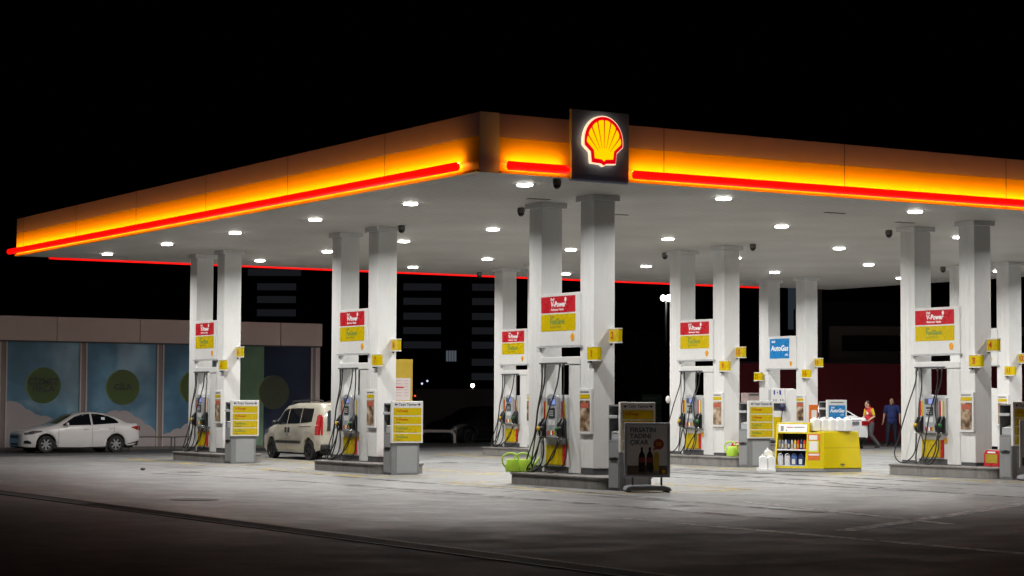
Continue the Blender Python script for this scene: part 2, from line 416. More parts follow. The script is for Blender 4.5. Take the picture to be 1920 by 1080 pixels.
def emblem(parent, fn, s, mats, lit=True, d=.0):
    sc = lambda P: [(u*s, v*s) for u, v in P]
    if lit:
        mb = MB(); mb.prism(sc([(u*1.045, v*1.045) for u, v in pecten()]), fn, d+.02, d+.09); mb.build('emblem_halo', mats[0], parent)
    mb = MB(); mb.prism(sc(pecten(1.0)), fn, d+.092, d+.105); mb.build('emblem_rim', mats[1], parent)
    # yellow scallop with eight rounded lobes, red ribs between them
    ends = [(-.90, -.10), (-.83, .26), (-.64, .62), (-.35, .88), (0, .97), (.35, .88), (.64, .62), (.83, .26), (.90, -.10)]
    P = []
    for (x0, y0), (x1, y1) in zip(ends, ends[1:]):
        for k in range(7):
            t = k/7; x, y = x0+(x1-x0)*t, y0+(y1-y0)*t; n_ = math.hypot(x, y+.25); b = .03 + .045*(1-abs(2*t-1)**2.5) if k else -.012
            P.append((x*(1+b/n_), (y+.25)*(1+b/n_)-.25))
    P += [(.90, -.12), (.55, -.42), (.51, -.80), (.11, -.83), (0, -.92), (-.11, -.83), (-.51, -.80), (-.55, -.42)]
    P = [(x*.935, y*.935) for x, y in P]
    mb = MB(); mb.prism(sc(P), fn, d+.107, d+.118); mb.build('emblem_scallop', mats[2], parent)
    for k, (x, y) in enumerate(ends[1:-1]):
        f = .62 + .03*(3-abs(k-3)); hx, hy = 0, -.83; q = (x+(hx-x)*f, y+(hy-y)*f); dx, dy = hx-x, hy-y; n_ = math.hypot(dx, dy); ox_, oy_ = -dy/n_, dx/n_
        P = [(x*1.03+ox_*.030, y*1.03+oy_*.030), (q[0]+ox_*.007, q[1]+oy_*.007), (q[0]-ox_*.007, q[1]-oy_*.007), (x*1.03-ox_*.030, y*1.03-oy_*.030)]
        mb = MB(); mb.prism(sc(P), fn, d+.1185, d+.121); mb.build('emblem_rib', mats[1], parent)
emblem(sg, ny(-1.455, YF-.005, 6.44), .42, (mat('halo_white', (.9,.9,.9), .4, var=0, emit=(1,.80,.50), es=1.05), mat('emblem_red', (.5,0,0), .4, var=0, emit=(.72,.0,.006), es=.95), mat('emblem_yellow', (.7,.4,0), .4, var=0, emit=(1,.68,.0), es=1.0)))

# downlights, dome cameras, vents
glow = mat('downlight_glow', (1,1,1), .5, var=0, emit=(1, .965, .90), es=22)
lx = [-2.22, 2.43, 7.50, 13.02, 17.9, 23.1]; ly = [-1.0, 3.5, 8.0, 12.45, 16.85, 21.3]
proto = None
for i, x in enumerate(lx):
    for j, y in enumerate(ly):
        where = 'nearest the left fascia' if i == 0 else ORD[i] + ' row in from the left fascia'
        lab = f'square downlight, {ORD[j]} from the front edge, in the row nearest the left fascia' if i == 0 else f'square downlight, {ORD[j]} from the front edge, {ORD[i]} row in from left fascia'
        if proto is None:
            proto = thing('canopy_downlight', (x, y, CZ), lab, 'ceiling light', 'square downlights in the canopy ceiling')
            MB().box(x-.155, x+.155, y-.155, y+.155, CZ-.014, CZ-.001).build('light_frame', pumpwhite, proto, bevel=.004)
            MB().box(x-.11, x+.11, y-.11, y+.11, CZ-.052, CZ-.0145).build('light_diffuser', glow, proto, bevel=.012)
            ld = bpy.data.lights.new('downlight_lamp', 'AREA'); ld.shape = 'SQUARE'; ld.size = .21; ld.energy = LAMP; ld.color = (1, .98, .94); ld.spread = R(156)
            lo_ = bpy.data.objects.new('downlight_lamp', ld); COL.objects.link(lo_); lo_.parent = proto; lo_.location = (0, 0, -.058)
        else:
            o = copy_tree(proto); o.location = (x, y, CZ); o['label'] = lab
dc = None
for (x, y, d_) in [(-2.13,-1.98,'just behind the emblem panel'), (.27,3.2,'beside the flag 1 rear column'), (.25,8.5,'in front of the flag 7 column'), (.25,11.95,'left of the column behind flag 7'), (10.4,12.2,'left of the flags 9 and 10 pair'), (10.4,8.3,'right of the flag 9 column'), (10.4,3.1,'left of the flags 3 and 4 pair'), (20.5,12.1,'behind flags 3 and 4'), (10.6,22.6,'at the far canopy edge')]:
    lab = 'small black dome camera under the canopy ' + d_
    if dc is None:
        dc = thing('dome_camera', (x, y, CZ), lab, 'security camera', 'dome cameras under the canopy')
        MB().lathe([(.08, -.115), (.085, -.04), (.07, -.001)], (x, y, CZ), 16).build('camera_housing', mat('camera_grey', (.16,.15,.14), .5), dc, smooth=False)
        MB().lathe([(1e-4, -.185), (.036, -.178), (.062, -.15), (.073, -.116)], (x, y, CZ), 16).build('camera_dome', blackp, dc, smooth=True)
    else:
        o = copy_tree(dc); o.location = (x, y, CZ); o['label'] = lab
sv = None
for (px, py, d_) in [(1697,417,'above the rear column at flags 3 and 4'), (1629,496,'between the blue gas island and flags 3'), (1158,402,'right of the frontmost column top'), (1010,373,'above the frontmost rear column'), (1565,399,'between the second and third front edge downlights')]:
    p = on_ground(px, py, CZ); lab = 'thin dark ceiling slot vent ' + d_
    mb = MB(); mb.box(p.x-.25, p.x+.25, p.y-.07, p.y+.07, CZ-.012, CZ-.001)
    tag(mb.build('ceiling_vent', mat('vent_grey', (.18,.17,.16), .6), None), lab, 'ceiling vent', 'slot vents in the canopy ceiling')

# ------------------------------------------------------------------ islands
ISL = {  # origin of the nearer column's front corner
 'A': ((0, 0), 'flags 1 and 2', ('1', '2')),
 'B': ((-.03, 9.13), 'flags 7 and 8', ('7', '8')),
 'C': ((0, 18.22), 'flags 5 and 6', ('5', '6')),
 'D': ((10.05, 18.30), None, None),
 'E': ((10.12, 9.15), 'flags 9 and 10', ('9', '10')),
 'F': ((20.40, 18.40), 'flags 15 and 19', ('15', '19')),
 'G': ((10.20, .06), 'flags 3 and 4', ('3', '4')),
 'H': ((20.53, 9.43), 'flags 11 and 12', ('11', '12')),
}
WHERE = {'A': 'flags 1 and 2', 'B': 'flags 7 and 8', 'C': 'flags 5 and 6', 'D': 'the half hidden rear island', 'E': 'flags 9 and 10', 'F': 'flags 15 and 19', 'G': 'flags 3 and 4', 'H': 'flags 11 and 12'}
PROTO = {}
def place(kind, key, builder, label):
    ox, oy = ISL[key][0]
    if kind not in PROTO:
        r_ = builder(); PROTO[kind] = (r_, tuple(r_.location))
    else:
        r_ = copy_tree(PROTO[kind][0])
    b = PROTO[kind][1]
    up_ = gz(ox+.3) if kind in ('island', 'pumpA', 'pumpB', 'gpump', 'term', 'gterm', 'redbox') else 0
    r_.location = (b[0]+ox, b[1]+oy, b[2]+up_); r_['label'] = label
    return r_
KZ = .24
def col_builder(y0):
    def f():
        t = thing('canopy_column', (.25, y0+.25, KZ), 'x', 'column', 'paired white canopy columns')
        mb = MB(); mb.box(0, .5, y0, y0+.49, KZ+.125, CZ-.11)
        mb.build('column_shaft', white, t, bevel=.012)
        mb = MB()
        for yy in (y0+.17, y0+.32): mb.box(-.003, .004, yy, yy+.007, KZ+.2, CZ-.13)
        mb.build('panel_seam', mat('seam_grey', (.66,.66,.65), .6), t)
        MB().box(.012, .488, y0+.012, y0+.478, KZ, KZ+.124).build('column_plinth', kick, t)
        MB().box(-.07, .57, y0-.07, y0+.56, CZ-.109, CZ-.002).build('column_capital', white, t, bevel=.006)
        return t
    return f
def island_builder():
    t = thing('pump_island', (.25, .6, 0), 'x', 'pump island', 'raised concrete pump islands')
    def ring(o): 
        P = []; x0, x1, y0, y1, r_ = -.55-o, .72+o, -1.15-o, 2.40+o, .30
        for cx_, cy_, a in ((x1-r_, y1-r_, 0), (x0+r_, y1-r_, 90), (x0+r_, y0+r_, 180), (x1-r_, y0+r_, 270)):
            for i in range(6): P.append((cx_+r_*math.cos(R(a+i*18)), cy_+r_*math.sin(R(a+i*18))))
        return P
    f = lambda u, v, w: (u, v, w)
    mb = MB(); mb.prism(ring(0), f, 0, KZ-.05); mb.build('island_kerb', concrete, t)
    mb = MB(); mb.prism(ring(.02), f, KZ-.048, KZ-.003); mb.build('island_slab', mat('slab_grey', (.17,.16,.15), .65, var=.3, dirt=((.06,.055,.05), .7)), t, bevel=.012)
    return t
def sign_builder(gas):
    def f():
        t = thing('fuel_sign_board', (.05, 1.2, 2.80), 'x', 'sign', 'sign boards between column pairs')
        MB().box(-.035, .10, .44, 1.98, 2.80, 3.86).build('board_panel', pumpwhite, t, bevel=.008)
        MB().box(-.06, .11, .38, 2.03, 2.765, 2.797).build('board_sill', lgrey, t)
        F = nx(-.036, 1.21, 0)
        if gas:
            p = sheet(MB(), F, -.60, .42, 3.13, 3.78).build('blue_panel', blue, t)
            mb = MB(); put_text(mb, 'Shell', .10, F, -.50, 3.68, .006, bold=.003, shear=.2, align='LEFT'); put_text(mb, 'AutoGas', .25, F, -.085, 3.46, .006, bold=.008, shear=.15)
            put_text(mb, 'LPG', .10, F, .27, 3.24, .006, bold=.003, shear=.3)
            mb.build('lettering', lettw, p)
        else:
            p = sheet(MB(), F, -.68, .60, 3.47, 3.80).build('red_panel', red, t)
            mb = MB(); put_text(mb, 'Shell', .075, F, -.32, 3.74, .006, bold=.002, shear=.1, align='LEFT'); put_text(mb, 'V-Power', .155, F, -.31, 3.635, .006, bold=.006, shear=.15, align='LEFT')
            put_text(mb, 'Performans Yakıtlar', .06, F, -.30, 3.53, .006, bold=.002, shear=.15, align='LEFT')
            mb.prism([(.24+.035*math.cos(k*.5), 3.73+.05*math.sin(k*.5)) for k in range(12)], F, .004, .006)
            mb.build('lettering', lettw, p)
            p = sheet(MB(), F, -.68, .60, 3.10, 3.44).build('yellow_panel', yellow, t)
            mb = MB(); put_text(mb, 'Shell', .07, F, -.33, 3.385, .006, align='LEFT', bold=.001); put_text(mb, 'FuelSave', .155, F, -.33, 3.285, .006, bold=.003, align='LEFT')
            put_text(mb, 'Ekonomik Yakıtlar', .055, F, -.33, 3.185, .006, align='LEFT')
            mb.build('lettering', lettg, p)
        mb = MB(); mb.prism([(.50+.068*u, 2.96+.072*v) for u, v in pecten()], F, 0, .008); e = mb.build('round_emblem', goldm, t)
        return t
    return f
def hose(t, pts, r_=.0145):
    MB().tube(smooth_path(pts, 6), r_, 8).build('hose', rubber, t, smooth=True)
def nozzle(t, x, y, z, grip):
    mb = MB()
    mb.tube([(x-.03, y, z-.12), (x-.05, y, z), (x-.03, y, z+.10), (x+.02, y, z+.19), (x+.09, y, z+.24)], [.022, .03, .034, .026, .014], 10)
    mb.tube([(x-.085, y, z-.10), (x-.10, y, z), (x-.05, y, z+.08)], .008, 6)
    n_ = mb.build('nozzle', blackp, t, smooth=True)
    mb = MB(); mb.tube([(x-.06, y, z-.02), (x-.055, y, z+.07)], .042, 10); mb.build('nozzle_guard', grip, n_, smooth=True)
    mb = MB(); mb.tube([(x-.03, y, z-.20), (x-.03, y, z-.12)], .021, 10); mb.build('hose_coupling', chrome, n_, smooth=True)
def pump_builder(var):
    def f():
        t = thing('fuel_pump', (.16, 1.2, KZ), 'x', 'fuel pump', 'fuel pumps standing between column pairs')
        MB().box(-.02, .33, .46, 1.94, 2.42, 2.575).build('pump_canopy_beam', pumpwhite, t, bevel=.01)
        MB().box(.0, .30, .46, .90, KZ+.01, 2.418).build('hose_mast', pumpwhite, t, bevel=.008)
        MB().box(.03, .30, 1.86, 1.94, KZ+.01, 2.418).build('side_frame', pumpwhite, t, bevel=.006)
        mb = MB(); mb.box(.02, .31, .905, 1.855, KZ+.125, .925); mb.build('lower_cabinet', pumpwhite, t, bevel=.006)
        MB().box(.03, .30, .905, 1.855, KZ, KZ+.123).build('pump_plinth', kick, t)
        MB().box(-.02, .019, 1.10, 1.72, .40, .80).build('yellow_cover', yellow, t, bevel=.006)
        MB().box(-.019, .018, 1.03, 1.095, .40, .80).build('red_strip', red, t)
        F = nx(.02, 1.38, 0)
        mb = MB(); mb.prism([(.42+.055*u, .78+.06*v) for u, v in pecten()], F, 0, .012); mb.build('round_emblem', goldm, t)
        # dispenser head
        mb = MB(); mb.box(-.05, .28, .88, 1.80, .93, 1.76); h = mb.build('dispenser_head', lgrey, t, bevel=.012)
        ctr = [(-.20, .95), (.20, .95), (.20, 1.74)] + [(.20*math.cos(a), 1.74+.085*math.sin(a)) for a in [i*math.pi/8 for i in range(1, 8)]] + [(-.20, 1.74)]
        G = nx(-.052, 1.345, 0)
        mb = MB(); mb.prism(ctr, G, 0, .07); fc = mb.build('control_panel', mat('panel_grey', (.34,.36,.38), .4), t, bevel=.008)
        sheet(MB(), G, -.15, .15, 1.60, 1.735, .071, .074).build('display_bezel', kick, fc)
        sheet(MB(), G, -.02, .14, 1.615, 1.725, .0745, .077).build('display', screen, fc)
        mb = MB(); sheet(mb, G, -.10, .12, 1.35, 1.54, .071, .080); mb.build('card_reader', blackp, fc)
        mb = MB()
        for a in range(3):
            for b_ in range(3): sheet(mb, G, -.04+a*.045, -.01+a*.045, 1.38+b_*.045, 1.41+b_*.045, .0805, .086)
        sheet(mb, G, -.09, -.055, 1.40, 1.5, .0805, .084)
        mb.build('keypad', lgrey, fc)
        mb = MB(); sheet(mb, G, -.12, .12, 1.20, 1.31, .071, .073); mb.build('notice_label', pumpwhite, fc)
        mb = MB(); cols = [red, yellow, lettw, red, yellow]
        for k in range(5): sheet(mb, G, -.15+k*.06, -.105+k*.06, 1.0, 1.09, .071, .074, k)
        mb.build('grade_labels', cols, fc)
        # coloured grade bars each side at top
        for u0, c in ((-.40, red), (-.34, yellow), (.25, red), (.315, lettw), (.36, yellow)):
            sheet(MB(), nx(-.051, 1.345, 0), u0, u0+.05 if u0 != .315 else u0+.03, 1.34, 1.68, 0, .005).build('grade_bar', c, h)
        # nozzle boots
        for u0 in (-.44, .22):
            sheet(MB(), nx(-.051, 1.345, 0), u0-.01, u0+.235, .95, 1.30, 0, .035).build('nozzle_boot', blackp, h, bevel=.008)
        gr = mat('nozzle_green', (.01,.14,.03), .4); yw = mat('nozzle_yellow', (.6,.38,.01), .4)
        ns = [(1.75, yw), (1.62, blackp), (1.06, gr), (.94, blackp)]
        if var == 1: ns = [(1.75, yw), (1.62, blackp), (1.06, blackp), (.94, gr)]
        for k, (yy, g_) in enumerate(ns): nozzle(t, -.12, yy, 1.10, g_)
        X = -.07; b = 2.42; q = -.16
        if var == 0:
            hose(t, [(X, 1.80, b), (X, 1.81, 2.0), (q, 1.82, 1.5), (q-.02, 1.90, 1.0), (q-.05, 2.12, .55), (q-.1, 2.15, .30), (q-.05, 1.98, .32), (q, 1.86, .6), (q+.01, 1.75, .91)])
            hose(t, [(X, 1.68, b), (X, 1.72, 2.0), (q, 1.80, 1.5), (q-.02, 1.86, 1.0), (q-.05, 1.95, .5), (q-.12, 1.82, .27), (q-.05, 1.62, .4), (q, 1.58, .65), (q+.01, 1.62, .91)])
            hose(t, [(X, 1.12, b), (X-.02, 1.20, 2.0), (q-.02, 1.36, 1.5), (q-.04, 1.58, 1.0), (q-.06, 1.86, .55), (q-.14, 2.0, .28), (q-.08, 1.70, .28), (q, 1.25, .55), (q+.01, 1.06, .91)])
            hose(t, [(X, .98, b), (X, .97, 2.1), (q, .86, 1.5), (q-.02, .72, 1.0), (q-.04, .66, .7), (q-.05, .76, .42), (q-.09, 1.05, .265), (q-.09, 1.35, .30), (q-.04, 1.22, .6), (q+.01, .94, .91)])
        else:
            hose(t, [(X, 1.82, b), (X, 1.86, 2.1), (q, 2.05, 1.5), (q-.02, 2.28, .9), (q-.05, 2.42, .5), (q-.1, 2.25, .30), (q-.08, 2.0, .29), (q, 1.80, .5), (q+.01, 1.75, .91)])
            hose(t, [(X, 1.66, b), (X, 1.65, 2.0), (q-.03, 1.62, 1.5), (q-.04, 1.56, 1.0), (q-.06, 1.40, .6), (q-.14, 1.50, .30), (q-.06, 1.7, .35), (q, 1.72, .6), (q+.01, 1.62, .91)])
            hose(t, [(X, 1.12, b), (X-.02, 1.12, 2.0), (q-.02, 1.24, 1.5), (q-.05, 1.34, 1.0), (q-.06, 1.42, .55), (q-.12, 1.38, .30), (q-.08, 1.2, .33), (q, 1.12, .55), (q+.01, 1.06, .91)])
            hose(t, [(X, .98, b), (X, 1.02, 2.1), (q, 1.12, 1.6), (q-.03, 1.0, 1.0), (q-.05, .96, .6), (q-.10, 1.12, .285), (q-.1, 1.34, .29), (q-.04, 1.2, .6), (q+.01, .94, .91)])
        mb = MB()
        for yy in (1.80, 1.67, 1.12, .98): mb.tube([(X, yy, 2.36), (X, yy, 2.45)], .022, 8)
        mb.box(X-.03, .0, .93, 1.86, 2.43, 2.46)
        mb.build('hose_bracket', kick, t)
        mb = MB(); mb.box(.1, .28, .95, 1.78, 1.765, 1.81); mb.build('head_cap', lgrey, t)
        return t
    return f
def gaspump_builder():
    t = thing('gas_pump', (.16, 1.2, KZ), 'x', 'fuel pump', 'gas pumps standing between column pairs')
    MB().box(-.02, .38, .46, 1.94, KZ+.10, 1.30).build('lower_cabinet', pumpwhite, t, bevel=.01)
    MB().box(-.02, .38, .46, 1.02, 1.302, 2.02).build('hose_mast', pumpwhite, t, bevel=.008)
    MB().box(-.06, .36, 1.03, 1.72, 1.55, 2.04).build('dispenser_head', pumpwhite, t, bevel=.015)
    MB().box(.06, .36, 1.03, 1.72, 1.303, 1.548).build('meter_recess', kick, t)
    MB().box(0, .38, 1.73, 1.94, 1.302, 2.0).build('side_frame', lgrey, t, bevel=.008)
    F = nx(-.061, 1.375, 0)
    mb = MB(); sheet(mb, F, -.20, -.13, 1.84, 1.98); sheet(mb, F, .10, .18, 1.84, 1.98); sheet(mb, F, -.03, .02, 1.88, 1.93); mb.build('display', mat('display_blue', (.02,.02,.25), .3), t)
    mb = MB()
    for u in (-.22, -.1, .14, .26): sheet(mb, F, u, u+.04, 1.63, 1.69)
    mb.build('push_button', kick, t)
    MB().box(-.045, -.021, 1.20, 1.88, KZ+.15, 1.10).build('yellow_cover', yellow, t, bevel=.008)
    nb = mat('nozzle_navy', (.015,.02,.07), .4)
    for yy in (1.86, 1.02):
        mb = MB(); mb.lathe([(.03, -.12), (.10, -.06), (.115, .05), (.05, .13)], (-.14, yy, 1.42), 14); n_ = mb.build('nozzle', nb, t, smooth=True)
        hose(t, [(-.14, yy, 1.30), (-.16, yy+.05, 1.0), (-.18, yy+.12, .6), (-.16, yy, .35), (-.08, yy-.2, .45), (-.05, yy-.18, .9)], .013)
    mb = MB(); put_text(mb, 'Shell', .001, F, 0, 0, 0) if False else None
    return t
def flag_builder(y0, x0, z0):
    def f():
        t = thing('number_flag', (x0, y0, z0), 'x', 'number sign', 'yellow pump number flags')
        poly = [(0, -.03), (.30, -.03), (.36, -.02), (.385, 0.02), (.385, .05), (0, .05)]
        mb = MB(); mb.prism(poly, lambda u, v, w: (x0+v, y0-u, w), z0, z0+.245); mb.build('flag_body', yellow, t)
        mb = MB(); q = [(u*1.02+(-.003 if u else 0), v*1.15) for u, v in poly]
        mb.prism(q, lambda u, v, w: (x0+v, y0-u, w), z0-.028, z0-.002); mb.build('flag_rim', pumpwhite, t)
        mb = MB(); mb.prism(q, lambda u, v, w: (x0+v, y0-u, w), z0+.247, z0+.268); mb.build('flag_rim', pumpwhite, t)
        MB().box(x0, x0+.04, y0-.07, y0+.03, z0-.06, z0-.030).build('flag_bracket', kick, t)
        return t
    return f
def poster_builder():
    t = thing('poster_frame', (-.03, .2, 1.05), 'x', 'poster frame', 'advert frames on the column sides')
    MB().box(-.055, -.005, .0, .44, 1.04, 1.93).build('frame', pumpwhite, t, bevel=.008)
    F = nx(-.056, .22, 0)
    sheet(MB(), F, -.18, .17, 1.74, 1.82).build('yellow_strip', yellow, t)
    sheet(MB(), F, -.18, .17, 1.10, 1.70).build('picture', picture, t)
    mb = MB()
    for k in range(9): sheet(mb, F, -.17+k*.035, -.145+k*.035, 1.855, 1.88, 0, .003)
    mb.build('header_print', lettk, t)
    sheet(MB(), F, -.15, .14, 1.55, 1.66, .0045, .006).build('headline_print', mat('soft_red', (.45,.10,.06), .5, var=.5, vs=25), t)
    return t
def terminal_builder(gas):
    def f():
        t = thing('service_terminal', (-.06, -1.37, 0), 'x', 'service terminal', 'grey service terminals with sign fronts')
        x0, x1, y0, y1, H = -.46, .32, -1.55, -1.17, 1.64
        g2 = greym
        mb = MB()
        mb.box(x0+.03, x1-.03, y0+.0, y1, 0, .95)
        mb.box(x0+.35, x1-.03, y0+.0, y1, .951, 1.62)            # rear half of the head
        mb.box(x0+.03, x0+.345, y0, y0+.03, .951, 1.62); mb.box(x0+.03, x0+.345, y1-.03, y1, .951, 1.62)
        mb.box(x0+.03, x0+.345, y0+.031, y1-.031, 1.585, 1.62)
        mb.build('cabinet', g2, t, bevel=.006)
        MB().box(x0-.01, x0+.345, y0+.032, y1-.032, 1.36, 1.42).build('shelf', lgrey, t, bevel=.008)
        mb = MB(); mb.box(x0+.06, x0+.30, y0+.05, y1-.05, .955, 1.09); mb.build('towel_box', mat('towel_grey', (.4,.42,.44), .5), t, bevel=.006)
        mb = MB(); mb.add([(x0+.05, y0+.06, 1.095), (x0+.28, y0+.06, 1.16), (x0+.28, y1-.06, 1.16), (x0+.05, y1-.06, 1.095), (x0+.05, y0+.06, 1.10), (x0+.28, y0+.06, 1.165), (x0+.28, y1-.06, 1.165), (x0+.05, y1-.06, 1.10)], [(0,1,2,3),(4,5,6,7),(0,1,5,4),(1,2,6,5),(2,3,7,6),(3,0,4,7)])
        mb.build('paper_towel', jug, t)
        F = nx(x0+.03, (y0+y1)/2, 0)
        mb = MB(); sheet(mb, F, -.165, .165, .62, .90, 0, .012); sheet(mb, F, -.165, .165, .05, .56, 0, .015); mb.build('side_door', mat('door_grey', (.25,.255,.26), .45, dirt=((.12,.12,.12), .5)), t, bevel=.005)
        mb = MB(); sheet(mb, F, -.12, .12, .565, .60, 0, .03); sheet(mb, F, -.03, .05, .585, .625, .0, .035); mb.build('door_latch', blackp, t)
        # front sign
        E = ny((x0+x1)/2, y0, 0); w_ = (x1-x0)/2
        MB().box(x0-.005, x1+.02, y0-.075, y0-.002, .72, H+.03).build('sign_front', pumpwhite, t, bevel=.01)
        E2 = ny((x0+x1)/2+.008, y0-.076, 0)
        mb = MB(); sheet(mb, ny((x0+x1)/2, y0, 0), -.22, .30, .04, .66, 0, .006); mb.build('front_door', mat('front_door_grey', (.30,.31,.32), .45), t, bevel=.003)
        hd = MB()
        if gas:
            p = sheet(MB(), E2, -w_+.05, w_-.05, .85, 1.50).build('blue_panel', blue, t)
            mb = MB(); put_text(mb, 'Shell', .07, E2, -.25, 1.43, .006, bold=.002, align='LEFT', shear=.2); put_text(mb, 'AutoGas', .16, E2, 0, 1.33, .006, bold=.005, shear=.15); put_text(mb, 'LPG', .08, E2, .2, 1.20, .006, shear=.3)
            mb.build('lettering', lettw, p)
            sheet(hd, E2, -.26, .26, 1.575, 1.60, 0, .003)
            hd.build('header_print', lettk, t)
        else:
            put_text(hd, 'Taşıt Tanıma', .085, E2, 0, 1.59, .004, bold=.001)
            for sgn in (-1, 1):
                hd.prism([(sgn*.20+sgn*.0 if False else sgn*.245, 1.598), (sgn*.29, 1.598), (sgn*.29, 1.628), (sgn*.335, 1.59), (sgn*.29, 1.552), (sgn*.29, 1.582), (sgn*.245, 1.582)], E2, .001, .004)
            hd.build('header_print', lettd, t)
            rows = [('V-Power', '', lettr), ('V-Power', 'Diesel', lettr), ('FuelSave', 'Kurşunsuz', lettg), ('FuelSave', 'Diesel', lettg)]
            for k, (a, b_, c) in enumerate(rows):
                z1 = 1.515 - k*.195; p = sheet(MB(), E2, -w_+.035, w_-.035, z1-.172, z1).build('grade_panel', yellow, t)
                mb = MB(); put_text(mb, a, .088, E2, -w_+.09, z1-.07, .006, bold=.0015, align='LEFT', shear=.15 if k < 2 else 0, m=0)
                if b_: put_text(mb, b_, .045, E2, -w_+.09, z1-.138, .006, align='LEFT', m=1)
                mb.build('lettering', [c, lettk], p)
        return t
    return f
def redbox_builder():
    t = thing('red_display_box', (.1, -.4, KZ), 'x', 'display box', 'small red boxes on the islands')
    y1, y0 = -.20, -.62
    P = [(0, 0), (.46, 0), (.46, .30), (.42, .36), (.08, .36), (0, .28)]
    F = nx(.10, -.15, KZ)
    mb = MB(); mb.prism(P, F, 0, -.14); mb.build('box_body', red, t, bevel=.006)
    mb = MB(); mb.prism([(u*1.0-.012 if u < .2 else u+.012, v*1.03) for u, v in P], F, -.05, -.08); mb.build('white_rim', pumpwhite, t)
    sheet(MB(), F, .06, .42, .08, .27, 0, .006).build('label_panel', mat('label_ochre', (.42,.30,.02), .4, var=.35, vs=18), t)
    sheet(MB(), F, .12, .36, .295, .33, 0, .004).build('box_print', lettw, t)
    return t
for key in ISL:
    w_ = WHERE[key]; at = 'at ' + w_
    gas = key in 'FH'
    place('island', key, island_builder, f'grey concrete kerbed island under the columns of {w_}' if key != 'D' else 'grey concrete island half hidden behind the flag 1 column')
    place('colR', key, col_builder(0), f'white square column nearer the camera at {w_}')
    place('colL', key, col_builder(1.94), f'white square column farther from the camera at {w_}')
    if gas: place('gsign', key, sign_builder(True), f'white board with blue gas panel between the columns of {w_}')
    else: place('sign', key, sign_builder(False), f'white board with red and yellow fuel panels {at}')
    if gas: place('gpump', key, gaspump_builder, f'white gas pump with navy nozzles between the columns of {w_}')
    elif key in 'EG': place('pumpB', key, pump_builder(1), f'white fuel pump with grey head and black hoses {at}')
    else: place('pumpA', key, pump_builder(0), f'white fuel pump with grey head and black hoses {at}')
    place('poster', key, poster_builder, f'narrow framed advert on the nearer column of {w_}')
    if key == 'F': place('gterm', key, terminal_builder(True), 'grey terminal with blue gas sign standing behind the yellow cart')
    elif key != 'D': place('term', key, terminal_builder(False), f'grey terminal with four yellow grade panels in front of {w_}')
    nums = ISL[key][2] or ('17', '18')
    for j, (y0, x0, z0) in enumerate(((.10, -.06, 2.50), (.05, .40, 2.86))):
        fl = place('flag%d' % j, key, flag_builder(y0, x0, z0), f'yellow flag sign with number {nums[j]}' + (' on its white column' if key != 'D' else ' on the column hidden behind flag 1'))
    if key in 'BCEG':
        place('redbox', key, redbox_builder, f'small red box with ochre label beside the terminal at {w_}')
for key in ISL:    # numerals differ on every flag
    nums = ISL[key][2]
    if not nums: continue
    ox, oy = ISL[key][0]
    for j, (y0, x0, z0) in enumerate(((.10, -.06, 2.50), (.05, .40, 2.86))):
        root = [o for o in bpy.data.objects if o.name.startswith('number_flag') and o.parent is None and o['label'].startswith(f'yellow flag sign with number {nums[j]} ')][0]
        BASE[root.name] = (root.location.x, root.location.y, root.location.z)
        mb = MB(); put_text(mb, nums[j], .19, nx(ox+x0-.032, oy+y0-.155, z0+.12), 0, 0, .001, bold=.006); mb.build('numeral', lettr, root)
# red boxes at the far ends of two islands
for key, dy, lab in (('G', 2.65, 'small red box at the left end of the flags 3 and 4 island'), ('E', 2.72, 'small red box at the left end of the flags 9 and 10 island')):
    c = copy_tree(PROTO['redbox'][0]); ox, oy = ISL[key][0]; c.location = (ox+.1, oy-.4+dy, KZ+gz(ox)); c['label'] = lab
# extra flag left of the gas island
c = copy_tree(PROTO['flag0'][0]); c.location = (20.34-.06, 18.40+2.52, 2.42); c['label'] = 'yellow flag sign on the left side of the blue gas island'
for k in list(c.children):
    if k.name.startswith('numeral'): bpy.data.objects.remove(k)
BASE[c.name] = tuple(c.location); mb = MB(); put_text(mb, '21', .19, nx(c.location.x-.032, c.location.y-.155, c.location.z+.12), 0, 0, .001, bold=.006); mb.build('numeral', lettr, c)
c['label'] = 'yellow flag sign with number 21 at the rear column of the blue gas island'
# round white fittings on column flanks
for (x, y, z, d_) in ((10.08, 11.60, 1.75, 'flags 9 and 10'), ):
    t = thing('round_wall_fitting', (x, y, z), f'small white round fitting on the rear column of {d_}', 'speaker')
    MB().ball((x, y, z), .065, .065, .10).build('fitting_shell', pumpwhite, t, smooth=True)
    MB().tube([(x, y, z), (x+.1, y-.05, z)], .03, 8).build('fitting_arm', lgrey, t)

# ------------------------------------------------------------------ painted marks, drain, manhole
mk = MB()
for key in ISL:
    ox, oy = ISL[key][0]; x0, x1, y0, y1 = ox-1.5, ox+2.0, oy-2.4, oy+3.3
    for a, b in (((x0,y0),((x0+x1)/2-.25,y0)), (((x0+x1)/2-.25,y0),(x1,y0)), ((x1,y0),(x1,y1)), ((x1,y1),((x0+x1)/2-.25,y1)), (((x0+x1)/2-.25,y1),(x0,y1)), ((x0,y1),(x0,y0))): strip(mk, a, b, .30)
tag(mk.build('road_marking', wyel), kind='structure')
jt = MB()
strip(jt, (-5.6,-9.2), (-5.4,-24), .22); strip(jt, (-4.6,-12.9), (0,-10.34), .26); strip(jt, (0,-10.34), (8,-5.9), .26); strip(jt, (-.9,-6.0), (-2.3,-12.5), .2)
tag(jt.build('joint_line', wjoint), kind='structure')
wtyre = worn('tyre_smear', (.035,.035,.036), .44, .66, 1.6); ty = MB(); rnd = random.Random(3)
